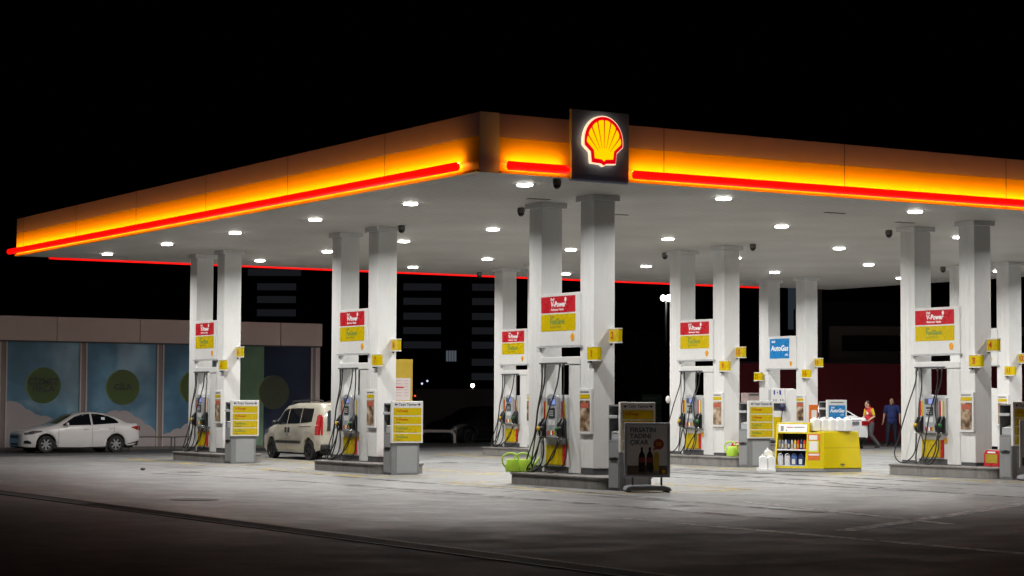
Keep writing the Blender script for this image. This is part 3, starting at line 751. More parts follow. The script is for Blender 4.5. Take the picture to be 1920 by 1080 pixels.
for x_ in (-3.6, -2.0, 4.2, 5.8, 7.4, 13.6, 15.2):
    for k in range(3):
        a_ = rnd.uniform(-14, 6); l_ = rnd.uniform(7, 16); dx_ = rnd.uniform(-1.6, 1.6)
        P_ = [(x_+dx_*(t/8)**2, a_+l_*t/8) for t in range(9)]
        for p0, p1 in zip(P_, P_[1:]): strip(ty, p0, p1, .2, .007+.001*k)
tag(ty.build('tyre_marks', wtyre), kind='structure')
oil = MB(); 
for k in range(26):
    cx_, cy_, r_ = rnd.uniform(-6, 12), rnd.uniform(-7, 16), rnd.uniform(.08, .38)
    n_ = 14; z_ = .0105+.0001*k
    oil.add([(cx_+r_*math.cos(i*6.283/n_)*rnd.uniform(.7, 1.2), cy_+r_*math.sin(i*6.283/n_)*rnd.uniform(.7, 1.3), z_+gz(cx_)) for i in range(n_)], [tuple(range(n_))])
tag(oil.build('oil_stain', worn('oil_film', (.03,.03,.03), .35, .6, 5)), kind='structure')
dr = thing('drain_channel', (-11, -10, 0), 'long dark slotted drain channel crossing the foreground paving', 'drain')
MB().box(-11.20, -10.82, -27, 30, .002, .006).build('drain_bed', mat('drain_black', (.012,.012,.012), .8), dr)
mb = MB(); mb.box(-11.25, -11.20, -27, 30, .001, .013); mb.box(-10.82, -10.75, -27, 30, .001, .013)
mb.build('drain_edge', mat('drain_edge', (.15,.148,.145), .6, var=.4, vs=3), dr)
mb = MB(); k = -26.0
while k < -2:
    mb.box(-11.195, -10.825, k, k+.035, .0065, .013); k += .12
mb.build('drain_grate', mat('drain_iron', (.03,.03,.03), .6, metal=.5), dr)
p = on_ground(365, 937)
t = thing('manhole_cover', (p.x, p.y, 0), 'round dark iron manhole cover set in the paving', 'manhole cover')
MB().lathe([(.34, .001), (.34, .008), (1e-4, .009)], (p.x, p.y, 0), 24).build('cover_disc', mat('iron_dark', (.05,.05,.05), .6, var=.3), t)
MB().lathe([(.36, .001), (.41, .001), (.41, .006), (.36, .006)], (p.x, p.y, 0), 24).build('cover_ring', mat('iron_ring', (.13,.125,.12), .7), t)
p = on_ground(268, 882)
tag(MB().ball((p.x, p.y, .035), .07, .05, .035, 8, 5).build('stone', kick, None), 'tiny dark pebble lying on the paving left of flags 5 and 6', 'stone')

# ------------------------------------------------------------------ watering cans
def can_builder(x, y, z, rz, label):
    t = thing('watering_can', (0, 0, 0), label, 'watering can', 'lime green watering cans', rotz=rz, at=(x, y, z)); t.scale = (1.0, 1.0, 1.14)
    prof = [(.135, 0), (.14, .02), (.135, .13), (.12, .21), (.11, .225), (.09, .225), (.085, .20)]
    mb = MB(); mb.lathe(prof, (0, 0, 0), 18); b = mb.build('can_body', lime, t, smooth=True)
    for v in b.data.vertices: v.co.x *= 1.08
    MB().tube(smooth_path([(-.13, 0, .06), (-.21, 0, .16), (-.20, 0, .27), (-.10, 0, .325), (.03, 0, .32), (.11, 0, .26), (.10, 0, .205)], 5), .017, 8).build('can_handle', lime, t, smooth=True)
    MB().tube([(.12, 0, .06), (.22, 0, .16), (.31, 0, .27)], [.032, .022, .018], 10).build('can_spout', lime, t, smooth=True)
    return t
can_builder(-.45, 2.30, KZ, R(-28), 'lime green watering can with big handle at the island end, left of the pair')
can_builder(-.24, 2.16, KZ, R(-35), 'lime green watering can tucked against the column at flags 1 and 2')
can_builder(10.02, 8.68, KZ+.05, R(-60), 'lime green watering can in front of the red box at flags 9 and 10')

# ------------------------------------------------------------------ A-boards
def aboard(x, y, rz, label, writing):
    t = thing('pavement_sign', (0, 0, 0), label, 'poster stand', 'framed poster stands beside the terminals', rotz=rz, at=(x, y, gz(x)))
    w, z0, z1 = .43, .27, 1.29
    fr = mat('alu_frame', (.38,.39,.42), .35, .6, var=.06)
    mb = MB(); mb.box(-w, w, -.03, .03, z0, z0+.05); mb.box(-w, w, -.03, .03, z1-.05, z1); mb.box(-w, -w+.05, -.03, .03, z0+.051, z1-.051); mb.box(w-.05, w, -.03, .03, z0+.051, z1-.051)
    mb.build('frame', fr, t, bevel=.01)
    ps = MB().box(-w+.051, w-.051, -.012, .012, z0+.051, z1-.051).build('poster', mat('poster_paper', (.56,.53,.51), .25, var=.25, vs=2.5), t)
    E = ny(0, -.0125, 0)
    sheet(MB(), E, -w+.055, w-.055, z0+.055, z0+.22, 0, .002).build('poster_footer', mat('footer_brown', (.085,.05,.03), .4, var=.4), ps)
    if writing:
        mb = MB()
        for k, s_ in enumerate(('FIRSATIN', 'TADINI', 'ÇIKAR')): put_text(mb, s_, .12, E, -.325, 1.15-k*.115, .003, bold=.004, align='LEFT')
        mb.build('lettering', mat('poster_ink', (.06,.07,.09), .5, var=0), ps)
        cola = mat('cola_dark', (.015,.008,.006), .25); lab = mat('bottle_label', (.20,.015,.012), .4); jy = mat('juice_yellow', (.36,.25,.01), .3)
        for u, mm in ((-.10, cola), (.05, cola)):
            b = [(-.06, .36), (.06, .36), (.065, .62), (.05, .70), (.02, .76), (.022, .83), (-.022, .83), (-.02, .76), (-.05, .70), (-.065, .62)]
            mb = MB(); mb.prism([(u+a, z) for a, z in b], E, .0025, .004); mb.build('printed_bottle', mm, ps)
            sheet(MB(), E, u-.064, u+.064, .55, .64, .0045, .005).build('printed_label', lab, ps)
        mb = MB(); mb.prism([(.17+a, z) for a, z in [(-.045,.38),(.05,.38),(.05,.66),(.035,.74),(-.03,.74),(-.045,.66)]], E, .0025, .004); mb.build('printed_carton', jy, ps)
        mb = MB(); mb.prism([(.215+.10*math.cos(k*math.pi/12), .89+.10*math.sin(k*math.pi/12)) for k in range(24)], E, .0025, .004); mb.prism([(.13,.82),(.19,.80),(.10,.77)], E, .0025, .004); bb = mb.build('speech_bubble', mat('bubble_red', (.22,.02,.015), .4), ps)
        mb = MB(); put_text(mb, '50', .10, E, .215, .89, .005, bold=.004); mb.build('bubble_print', mat('bubble_gold', (.35,.2,.02), .4, var=0), bb)
        sheet(MB(), E, .0, .22, .34, .40, .0025, .004).build('caption_print', mat('caption_grey', (.2,.19,.18), .5, var=.5, vs=30), ps)
        mb = MB(); mb.prism([(.31+.035*u, .375+.035*v) for u, v in pecten()], E, .0025, .004); mb.build('round_emblem', goldm, ps)
    else:
        sheet(MB(), E, -.33, .1, .98, 1.16, 0, .003).build('faded_print', mat('poster_blur', (.10,.10,.12), .5, var=.8, vs=22), ps)
        mb = MB(); mb.prism([(.02+.15*math.cos(k*math.pi/12), .78+.13*math.sin(k*math.pi/12)) for k in range(24)], E, .0025, .004); mb.build('printed_disc', mat('bubble_rust', (.22,.06,.02), .4), ps)
    mb = MB(); mb.tube([(-.27, 0, .10), (-.27, 0, .269)], .02, 8); mb.tube([(.27, 0, .10), (.27, 0, .269)], .02, 8); mb.build('stand_post', kick, t)
    prof = [(-.44, .03), (-.40, .10), (-.3, .125), (.3, .125), (.40, .10), (.44, .03)]
    mb = MB(); mb.prism([(u, v) for u, v in prof], lambda u, v, w: (u, w, v), -.26, .26); mb.build('water_base', mat('base_grey', (.20,.21,.23), .4), t, bevel=.02)
    mb = MB(); mb.box(-.40, -.32, -.22, .22, 0, .03); mb.box(.32, .40, -.22, .22, 0, .03); mb.build('base_foot', kick, t)
    return t
aboard(-.20, -2.12, R(-28), 'silver framed drinks poster stand in front of the flags 1 and 2 terminal', True)
aboard(ISL['G'][0][0]-.20, ISL['G'][0][1]-2.12, R(-28), 'silver framed poster stand cut by the right picture edge beside a terminal', False)

# ------------------------------------------------------------------ yellow cart with oil bottles
o = on_ground(1450, 884); T = -fw0
ct = thing('oil_display_cart', (0, 0, 0), 'yellow oil sales cart with sloping fronts and an open bottle shelf', 'display cart', at=(o.x, o.y, o.z), rotz=math.atan2(r0.y, r0.x))
# local: u = picture right (x), v = away from the camera (y)
def face(A, B, lean0, lean1):
    d = Vector((B[0]-A[0], B[1]-A[1], 0)); L = d.length; d /= L; n_ = Vector((d.y, -d.x, 0))
    return d, n_, L
A0, B0, C0, D0 = (0, 0), (.74, -.32), (1.14, -.40), (2.10, -.12)
def slant(mb, P, Q, z0, z1, lean, t=.03, m=0, u0=0.0, u1=1.0, off=0.0):
    d, n_, L = face(P, Q, 0, 0)
    a = Vector((P[0], P[1], 0)) + d*L*u0; b = Vector((P[0], P[1], 0)) + d*L*u1
    def pt(q, z, w): return q - n_*(lean*z) + n_*(w) + Vector((0, 0, z))
    vs = [pt(a, z0, off), pt(b, z0, off), pt(b, z1, off), pt(a, z1, off), pt(a, z0, off-t), pt(b, z0, off-t), pt(b, z1, off-t), pt(a, z1, off-t)]
    mb.add(vs, [(0,1,2,3),(4,7,6,5),(0,4,5,1),(1,5,6,2),(2,6,7,3),(3,7,4,0)], m)
lean = .26
mb = MB()   # kick base
mb.prism([A0, B0, C0, D0, (2.10, .62), (.12, .72)], lambda u, v, w: (u*.985+.01, v*.97+.01, w), .015, .075); mb.build('cart_base', mat('base_alu', (.35,.36,.37), .4, .3), ct)
mb = MB(); sh = 1.16
slant(mb, A0, B0, .08, sh, lean, .50, 0, 0, .06); slant(mb, A0, B0, .08, sh, lean, .50, 0, .94, 1)
slant(mb, A0, B0, .08, .135, lean, .50, 0, .06, .94); slant(mb, A0, B0, .90, .935, lean, .42, 0, .06, .94); slant(mb, A0, B0, sh-.035, sh, lean, .42, 0, .06, .94)
mb.build('shelf_body', cartm, ct, bevel=.006)
mb = MB(); slant(mb, A0, B0, .14, sh-.04, lean, .02, 0, .06, .94, -.45); mb.build('shelf_back', dark, ct)
mb = MB(); slant(mb, A0, B0, .50, .53, lean, .40, 0, .062, .938, -.01); slant(mb, A0, B0, .136, .15, lean, .40, 0, .062, .938, .005); mb.build('shelf_board', pumpwhite, ct)
mb = MB(); slant(mb, A0, B0, .937, sh-.037, lean, .04, 0, .065, .935, .002); hdp = mb.build('header_panel', jug, ct)
mb = MB()
for k in range(3): slant(mb, A0, B0, .96+.0*k, 1.08, lean, .003, 0, .14+k*.03, .16+k*.03, .006)
slant(mb, A0, B0, 1.045, 1.06, lean, .003, 1, .30, .52, .006); slant(mb, A0, B0, 1.045, 1.06, lean, .003, 0, .54, .86, .006); slant(mb, A0, B0, .965, .99, lean, .003, 0, .30, .33, .006)
mb.build('header_print', [lettk, lettr], hdp)
mb = MB(); slant(mb, B0, C0, .08, .93, .20, .35); mb.build('corner_panel', cartm, ct, bevel=.006)
orange = mat('sticker_orange', (.62,.14,.01), .4); stw = mat('sticker_white', (.75,.72,.70), .4, var=.2, vs=40)
mb = MB(); slant(mb, B0, C0, .28, .90, .20, .003, 0, .08, .78, .004); stk = mb.build('price_sticker', orange, ct)
mb = MB(); slant(mb, B0, C0, .50, .72, .20, .003, 1, .16, .62, .008); slant(mb, B0, C0, .76, .87, .20, .003, 1, .14, .62, .008); slant(mb, B0, C0, .39, .43, .20, .003, 1, .12, .72, .008); slant(mb, B0, C0, .46, .74, .20, .002, 0, .10, .70, .0065)
mb.build('sticker_print', [mat('sticker_lime', (.55,.60,.02), .4), stw], stk)
mb = MB(); slant(mb, C0, D0, .08, .96, .20, .55); mb.build('lid_box', cartm, ct, bevel=.025)
mb = MB(); slant(mb, C0, D0, .10, .56, .20, .012, 0, .03, .97, .014); mb.build('lid_door', cartm, ct, bevel=.012)
mb = MB(); slant(mb, C0, D0, .17, .20, .20, .004, 0, .44, .55, .019); slant(mb, C0, D0, .135, .16, .20, .004, 0, .48, .51, .019); mb.build('door_print', lettk, ct)
mb = MB(); slant(mb, C0, D0, .565, .575, .20, .003, 0, .03, .97, .002); mb.build('door_gap', mat('gap_olive', (.2,.14,.0), .6), ct)
Mc = Matrix.Translation((o.x, o.y, o.z)) @ Matrix.Rotation(math.atan2(r0.y, r0.x), 4, 'Z')
def shelf_pos(frac, z, w):
    d, n_, L = face(A0, B0, 0, 0); q = Vector((A0[0], A0[1], 0)) + d*L*frac - n_*(lean*z) + n_*w + Vector((0, 0, z)); return Mc @ q
def oil_bottle(p, h, r_, c, capc, label, rz):
    t = thing('oil_bottle', (0, 0, 0), label, 'oil bottle', 'oil bottles on the yellow cart', at=tuple(p), rotz=rz)
    m_ = mat('bottle_' + c[0], c[1], .3)
    prof = [(r_*.95, 0), (r_, .01), (r_, h*.6), (r_*.75, h*.78), (r_*.35, h*.86), (r_*.33, h*.9)]
    mb = MB(); mb.lathe(prof, (0, 0, 0), 12); b = mb.build('bottle_body', m_, t, smooth=True)
    for v in b.data.vertices: v.co.y *= .7
    MB().lathe([(r_*.4, h*.9), (r_*.4, h)], (0, 0, 0), 10).build('bottle_cap', capc, t)
    sheet(MB(), ny(0, -r_*.72, 0), -r_*.6, r_*.6, h*.15, h*.5, 0, .004).build('bottle_label', mat('label_' + c[2], c[3], .4), t)
    return t
rzc = math.atan2(r0.y, r0.x) + math.atan2(-.32, .74)
navy = (.015,.03,.12); UP = [('grey', (.2,.2,.22)), ('grey', (.2,.2,.22)), ('silver', (.45,.46,.5)), ('navy', navy), ('silver', (.45,.46,.5)), ('gold', (.70,.45,.01)), ('scarlet', (.60,.03,.02)), ('navy', navy), ('scarlet', (.60,.03,.02))]
for k, (n_, c) in enumerate(UP):
    oil_bottle(shelf_pos(.125+k*.094, .531, -.06), .25, .032, (n_, c, 'pale' if k % 2 else 'gold2', (.6,.6,.6) if k % 2 else (.55,.35,.02)), blackp, f'{n_} oil bottle, {ORD[k]} from the left on the cart upper shelf', rzc)
def oil_can(p, c, label, rz):
    t = thing('oil_jug', (0, 0, 0), label, 'oil jug', 'oil jugs on the yellow cart', at=tuple(p), rotz=rz)
    m_ = mat('jug_' + c[0], c[1], .3); h = .27
    P = [(-.065, 0), (.065, 0), (.065, .17), (.03, .22), (-.01, .235), (-.065, .20)]
    MB().prism(P, ny(0, .05, 0), 0, .10).build('jug_body', m_, t, bevel=.012)
    MB().tube(smooth_path([(-.06, 0, .18), (-.05, 0, .25), (.01, 0, .265), (.055, 0, .20)], 5), .011, 8).build('jug_handle', m_, t, smooth=True)
    MB().lathe([(.018, .225), (.018, .265)], (.015, 0, 0), 10).build('jug_cap', blackp, t)
    sheet(MB(), ny(0, -.051, 0), -.05, .03, .03, .15, 0, .003).build('jug_label', mat('label_white', (.7,.7,.72), .4), t)
for k, c in enumerate([('white', (.62,.62,.66)), ('white', (.62,.62,.66)), ('blue', (.06,.12,.32)), ('navy', navy)]):
    oil_can(shelf_pos(.18+k*.21, .151, -.09), c, f'{c[0]} handled oil jug, {ORD[k]} from the left on the cart lower shelf', rzc)
def canister(p, rz, label, h=.32):
    t = thing('white_canister', (0, 0, 0), label, 'canister', 'white plastic canisters at the yellow cart', at=tuple(p), rotz=rz)
    P = [(-.09, 0), (.09, 0), (.09, h*.80), (.06, h*.90), (.02, h*.93), (-.05, h*.93), (-.09, h*.84)]
    MB().prism(P, ny(0, .13, 0), 0, .26).build('canister_body', jug, t, bevel=.02, seg=3)
    MB().tube(smooth_path([(-.02, -.09, h*.92), (-.02, -.07, h*.99), (-.02, .07, h*.99), (-.02, .09, h*.92)], 4), .013, 8).build('canister_handle', jug, t, smooth=True)
    MB().lathe([(.022, h*.85), (.022, h*.96)], (.055, -.07, 0), 10).build('canister_cap', mat('cap_blue', (.05,.06,.2), .4), t)
rz0 = math.atan2(r0.y, r0.x)
for k in range(5):
    q = Mc @ Vector((1.02 + k*.175 + (.03 if k else 0), .12 - .03*k + (.0 if k else .0), .962)); 
    canister(q, rz0+R(15), f'white plastic canister, {ORD[k]} from the left on top of the yellow cart')
tr = thing('white_tray', (0, 0, 0), 'white plastic tray on the ground left of the yellow cart', 'tray', at=tuple(Mc @ Vector((-.16, -.06, 0))), rotz=rz0)
mb = MB(); mb.box(-.22, .18, -.24, .24, .0, .03); mb.box(-.22, -.20, -.24, .24, .031, .09); mb.box(-.199, .18, -.24, -.22, .031, .07); mb.box(-.199, .18, .22, .24, .031, .09); mb.build('tray_shell', jug, tr, bevel=.006)
canister(Mc @ Vector((-.24, .0, .032)), rz0, 'white plastic canister standing in the tray, left one', .36)
canister(Mc @ Vector((-.05, .03, .032)), rz0, 'white plastic canister standing in the tray against the cart', .36)
canister(Mc @ Vector((-.06, .48, 0)), rz0, 'tall white plastic canister on the ground behind the tray', .54)

# pamphlet stand on the flags 9 and 10 terminal
ox, oy = ISL['E'][0]
t = thing('leaflet_box', (ox-.1, oy-1.36, 1.64), 'printed leaflet box on top of the flags 9 and 10 terminal', 'leaflet box')
MB().box(ox-.38, ox-.02, oy-1.5, oy-1.2, 1.675, 1.92).build('box_body', mat('leaflet_print', (.35,.27,.26), .5, var=.7, vs=9), t, bevel=.005)
sheet(MB(), ny(ox-.2, oy-1.501, 0), -.15, .15, 1.85, 1.90, 0, .003).build('box_print', lettk, t)
ox, oy = ISL['F'][0]
t = thing('orange_notice', (ox-.62, oy-1.3, 1.0), 'small orange notice beside the blue gas terminal behind the cart', 'notice')
MB().box(ox-.95, ox-.60, oy-1.35, oy-1.30, 1.0, 1.62).build('notice_card', orange, t, bevel=.01)
sheet(MB(), ny(ox-.775, oy-1.351, 0), -.10, .10, 1.15, 1.45, 0, .004).build('notice_picture', stw, t)
MB().tube([(ox-.775, oy-1.325, 0), (ox-.775, oy-1.325, .999)], .02, 8).build('notice_post', greym, t)

# ------------------------------------------------------------------ cars
def paint(name, col): return mat(name, col, .22, coat=.8, var=.03)
glass_d = mat('tinted_glass', (.006,.008,.010), .06, var=0, spec=.8)
tyre = mat('tyre_rubber', (.012,.012,.012), .75, var=.2)
alloy = mat('wheel_silver', (.42,.42,.44), .3, .5)
def make_car(name, label, cat, spec, at, rotz, scale, body_m, group=None, darkwheels=False, lit=False, plate=None):
    """local x: 0 = nose .. L = tail, y = width, z up"""
    t = thing(name, (0, 0, 0), label, cat, group, rotz=rotz, at=at); t.scale = (scale,)*3
    L = spec['L']; wb = spec['wheels']; rw = spec['rw']; arch = rw + .055
    topx, topz = zip(*spec['top']); bx, bz = zip(*spec['belt']); wx, wy = zip(*spec['w']); gx, gy = zip(*spec['roofw']); sx, sz = zip(*spec['sill'])
    def bottom(x):
        z = interp(x, sx, sz)
        for q in wb:
            d = abs(x-q)
            if d < arch: z = max(z, rw + math.sqrt(arch*arch - d*d))
        return z
    def section(x):
        w = interp(x, wx, wy); zB = interp(x, bx, bz); zT = max(interp(x, topx, topz), zB+.012); wr = min(interp(x, gx, gy), w-.04); zb = bottom(x)
        zm = max(.56*zB, zb+.03)
        cab = min(1, (zT-zB)/.25)
        P = [(w-.07, zb), (w-.02, zb+.35*(zm-zb)), (w, zm), (w-.012, zm+.45*(zB-zm)), (w-.03, zB-.05), (w-.055-.03*(1-cab), zB),
             (wr+.62*(w-.055-wr), zB+.36*(zT-zB)), (wr+.22*(w-.055-wr), zB+.74*(zT-zB)), (wr-.03, zB+.93*(zT-zB)), (wr*.82, zT-.018*cab), (wr*.45, zT-.004), (0, zT)]
        return P
    xs = set([0, L]); k = 0
    for q in list(topx)+list(wx)+list(bx)+list(gx): xs.add(min(max(q, 0), L))
    for q in wb:
        for i in range(-8, 9): xs.add(q + arch*math.sin(i*math.pi/16)*.9999)
    x = 0
    while x < L: xs.add(round(x, 3)); x += .12
    xs = sorted(xs); xs = [v for i, v in enumerate(xs) if i == 0 or v-xs[i-1] > .004]
    mb = MB(); n = 12; vs = []; fs = []
    for x in xs:
        P = section(x); row = [(x, y, z) for y, z in P] + [(x, -y, z) for y, z in reversed(P[:-1])]; vs += row
    M_ = 2*n-1
    for i in range(len(xs)-1):
        for k in range(M_-1): fs.append((i*M_+k, i*M_+k+1, (i+1)*M_+k+1, (i+1)*M_+k))
    fs.append(tuple(range(M_))); fs.append(tuple((len(xs)-1)*M_+k for k in range(M_))[::-1])
    mb.add(vs, fs); body = mb.build('body', body_m, t, smooth=True)
    me = body.data
    for p in me.polygons[-2:]: p.use_smooth = False
    def side(x, z, s):
        P = section(x)
        for (y0, z0), (y1, z1) in zip(P, P[1:]):
            if z0 <= z <= z1 and z1 > z0: return s*(y0+(y1-y0)*(z-z0)/(z1-z0))
        return s*P[0][0] if z < P[0][1] else s*P[-2][0]
    def sidepatch(mb, lo, hi, x0, x1, s, off=.007, nx_=14, nz=5, m=0):
        vs = []; fs = []
        for i in range(nx_+1):
            x = x0+(x1-x0)*i/nx_; a, b = interp(x, *zip(*lo)), interp(x, *zip(*hi))
            for j in range(nz+1):
                z = a+(b-a)*j/nz; vs.append((x, side(x, z, s)+s*off, z))
        for i in range(nx_):
            for j in range(nz): q = i*(nz+1)+j; fs.append((q, q+1, q+nz+2, q+nz+1))
        mb.add(vs, fs, m)
    def toppatch(mb, x0, x1, f0, f1, off=.008, n1=8, n2=10):
        vs = []; fs = []
        for i in range(n1+1):
            x = x0+(x1-x0)*i/n1; P = section(x)[5:]; P = [(y, z) for y, z in P]
            wr = P[4][0]; fr = f0+(f1-f0)*i/n1
            for j in range(n2+1):
                y = fr*wr*1.0*(-1+2*j/n2); ay = abs(y); z = P[-1][1]
                for (y0, z0), (y1, z1) in zip(P, P[1:]):
                    if y1 <= ay <= y0 and y0 > y1: z = z0+(z1-z0)*(y0-ay)/(y0-y1); break
                vs.append((x, y, z+off))
        for i in range(n1):
            for j in range(n2): q = i*(n2+1)+j; fs.append((q, q+1, q+n2+2, q+n2+1))
        mb.add(vs, fs)
    for s in (-1, 1):
        for lo, hi in spec['sideglass']:
            mb = MB(); sidepatch(mb, lo, hi, lo[0][0], lo[-1][0], s); mb.build('side_window', glass_d, t, smooth=True)
        for x in spec['doors']:
            mb = MB(); zt = interp(x, bx, bz)-.01; zb = interp(x, sx, sz)+.05
            sidepatch(mb, [(x, zb), (x+.012, zb)], [(x, zt), (x+.012, zt)], x, x+.012, s, .003, 1, 8); mb.build('door_seam', kick, body)
        for x, z in spec['handles']:
            mb = MB(); y = side(x, z, s); mb.tube([(x-.09, y+s*.012, z), (x+.09, y+s*.012, z+.005)], .016, 6); mb.build('door_handle', spec.get('handle_mat') or body_m, t, smooth=True)
        mx, mz = spec['mirror']; y = side(mx, mz-.03, s)
        mb = MB(); mb.ball((mx, y+s*.12, mz+.03), .06, .11, .075); mb.build('wing_mirror', spec.get('mirror_mat') or body_m, t, smooth=True)
        if 'strip' in spec:
            x0, x1, z0, z1 = spec['strip']; mb = MB(); sidepatch(mb, [(x0, z0), (x1, z0)], [(x0, z1), (x1, z1)], x0, x1, s, .02); mb.build('rubbing_strip', blackp, t)
        lo, hi = spec['head']; mb = MB(); sidepatch(mb, lo, hi, lo[0][0], lo[-1][0], s, .008, 8, 4); mb.build('headlight', mat('headlight_glass', (.12,.12,.13), .12, .4, var=.3, vs=30), t, smooth=True)
        lo, hi = spec['tail']; mb = MB(); sidepatch(mb, lo, hi, lo[0][0], lo[-1][0], s, .008, 8, 5)
        yi, yo, z0, z1 = spec['tailrear']; a, b = sorted((s*yi, s*yo))
        mb.box(L-.02, L+.012, a, b, z0, z1)
        tm = mat('tail_red', (.35,.008,.012), .2) if not lit else mat('tail_red_lit', (.4,.0,.0), .3, var=0, emit=(1,.05,.03), es=4)
        mb.build('tail_light', tm, t, smooth=False)
    mb = MB(); toppatch(mb, *spec['screen']); mb.build('windscreen', glass_d, t, smooth=True)
    mb = MB(); toppatch(mb, *spec['rear']); mb.build('rear_window', glass_d, t, smooth=True)
    # underbody and wheel housings
    wmax = max(wy)
    mb = MB(); mb.box(.25, L-.25, -wmax+.28, wmax-.28, .17, .55)
    mb.box(min(wb)+arch*.8, max(wb)-arch*.8, -wmax+.07, wmax-.07, interp(1.5, sx, sz)-.03, .42)
    mb.box(.08, min(wb)-arch*.98, -wmax+.28, wmax-.28, .20, .42); mb.box(max(wb)+arch*.98, L-.1, -wmax+.18, wmax-.18, .25, .42)
    mb.build('underbody', dark, t)
    for q in wb:
        for s in (-1, 1):
            yo = s*(interp(q, wx, wy)-.02); yi = yo - s*.20
            lo, hi = sorted((yi, yo))
            prof = [(rw*.66, lo), (rw*.93, lo), (rw, lo+.03), (rw, hi-.03), (rw*.93, hi), (rw*.66, hi)]
            wh = MB().lathe(prof, (q, 0, rw), 28, ax='y', cap=False); w_ = wh.build('wheel', tyre, t, smooth=False)
            mb = MB(); yy = yo - s*.015
            mb.lathe([(1e-4, yy-s*.05), (rw*.68, yy-s*.05)], (q, 0, rw), 24, ax='y', m=1)
            mb.lathe([(rw*.60, yy-s*.02), (rw*.665, yy), (rw*.68, yy-s*.03)], (q, 0, rw), 28, ax='y', cap=False)
            for k in range(7):
                a = 2*math.pi*k/7+.2; c_, s_ = math.cos(a), math.sin(a); d = rw*.085
                pts = [(rw*.1, -d*1.1), (rw*.62, -d*.75), (rw*.62, d*.75), (rw*.1, d*1.1)]
                pts = [(u*c_-v*s_, u*s_+v*c_) for u, v in pts]
                mb.prism(pts, lambda u, v, w: (q+u, w, rw+v), yy-s*.035, yy-s*.008)
            mb.lathe([(rw*.15, yy-s*.03), (rw*.12, yy), (1e-4, yy)], (q, 0, rw), 14, ax='y')
            mb.build('rim', [(mat('wheel_dark', (.03,.03,.032), .35, .4) if darkwheels else alloy), blackp], w_)
    for f in spec.get('extra', []): f(t, body, side, sidepatch, toppatch, s)
    if plate is not None:
        mb = MB(); z = spec['platez']; sheet(mb, lambda u, v, w: (L+w, u, v), -.26, .26, z-.055, z+.055, .004, .016); pl = mb.build('number_plate', mat('plate_grey', (.22,.22,.25), .4, var=.8, vs=28), t)
        if plate:
            mb = MB(); put_text(mb, plate, .105, lambda u, v, w: (L+w, u, z+v), .02, 0, .018, bold=.003); mb.build('plate_print', lettk, pl)
        mb = MB(); sheet(mb, lambda u, v, w: (L+w, u, v), -.26, -.215, z-.055, z+.055, .0165, .0175); mb.build('plate_band', sign_b, pl)
    return t
sign_b = mat('plate_blue', (.02,.04,.25), .4)
def box_part(name, m, *b, **k):
    return lambda t, body, *a: MB().box(*b).build(name, m, t, **k)
sedan = dict(L=4.50, wheels=(.88, 3.51), rw=.315,
  top=[(0, .60), (.04, .72), (.14, .79), (.5, .89), (1.18, 1.00), (1.32, 1.04), (1.95, 1.38), (2.3, 1.465), (2.7, 1.485), (3.15, 1.44), (3.55, 1.31), (3.98, 1.10), (4.12, 1.07), (4.36, 1.07), (4.44, 1.00), (4.50, .70)],
  belt=[(0, .58), (.04, .68), (.14, .745), (.5, .83), (1.2, .93), (2.2, .965), (3.2, 1.01), (4.1, 1.03), (4.36, 1.03), (4.44, .97), (4.50, .68)],
  w=[(0, .52), (.06, .66), (.22, .78), (.5, .855), (1.0, .885), (2.2, .895), (3.4, .885), (4.0, .845), (4.3, .78), (4.44, .70), (4.50, .64)],
  roofw=[(0, .40), (.3, .60), (1.2, .72), (1.35, .72), (2.0, .60), (2.4, .575), (3.0, .565), (3.5, .58), (4.0, .66), (4.4, .6), (4.5, .52)],
  sill=[(0, .24), (.2, .215), (1.2, .20), (3.2, .21), (4.2, .27), (4.5, .38)],
  sideglass=[([(1.50, .985), (2.56, 1.005)], [(1.50, 1.01), (1.95, 1.285), (2.25, 1.375), (2.56, 1.405)]), ([(2.63, 1.007), (3.62, 1.07)], [(2.63, 1.405), (2.9, 1.395), (3.25, 1.33), (3.52, 1.21), (3.62, 1.12)])],
  doors=[1.32, 2.59, 3.42], handles=[(2.36, .845), (3.32, .885)], mirror=(1.62, 1.0),
  head=([(.12, .66), (.3, .665), (.72, .76)], [(.12, .715), (.4, .80), (.72, .80)]), tail=([(4.12, .90), (4.42, .80)], [(4.12, .93), (4.42, .98)]), tailrear=(.40, .655, .80, .95), platez=.88,
  screen=(1.34, 2.02, .98, .93), rear=(3.28, 3.93, .93, .95))
def sedan_front(t, body, side, sidepatch, toppatch, s):
    mb = MB(); mb.box(-.012, .05, -.42, .42, .52, .64); mb.box(-.012, .06, -.36, .36, .27, .36); mb.build('grille', blackp, t, bevel=.01)
    for q in (-1, 1):
        mb = MB(); sidepatch(mb, [(.10, .34), (.34, .33)], [(.10, .44), (.22, .46), (.34, .40)], .10, .34, q, .008, 6, 3); mb.build('fog_lamp_recess', blackp, t)
        mb = MB(); sidepatch(mb, [(3.95, .30), (4.44, .37)], [(3.95, .32), (4.44, .44)], 3.95, 4.44, q, .008, 6, 2); mb.build('bumper_insert', blackp, t)
        mb = MB(); sidepatch(mb, [(2.98, 1.19), (3.12, 1.19)], [(2.98, 1.28), (3.12, 1.28)], 2.98, 3.12, q, .012, 3, 3); mb.build('window_sticker', lettw, t)
    mb = MB(); mb.tube([(3.05, .2, 1.45), (3.20, .2, 1.60)], .006, 6); mb.build('aerial', blackp, t)
sedan['extra'] = [sedan_front]
make_car('parked_sedan', 'white parked sedan facing left in front of the blue shop windows', 'car', sedan, (-2.26, 28.4+.78, 0), R(1.5), .87, paint('white_paint', (.70,.685,.68)), 'parked cars')

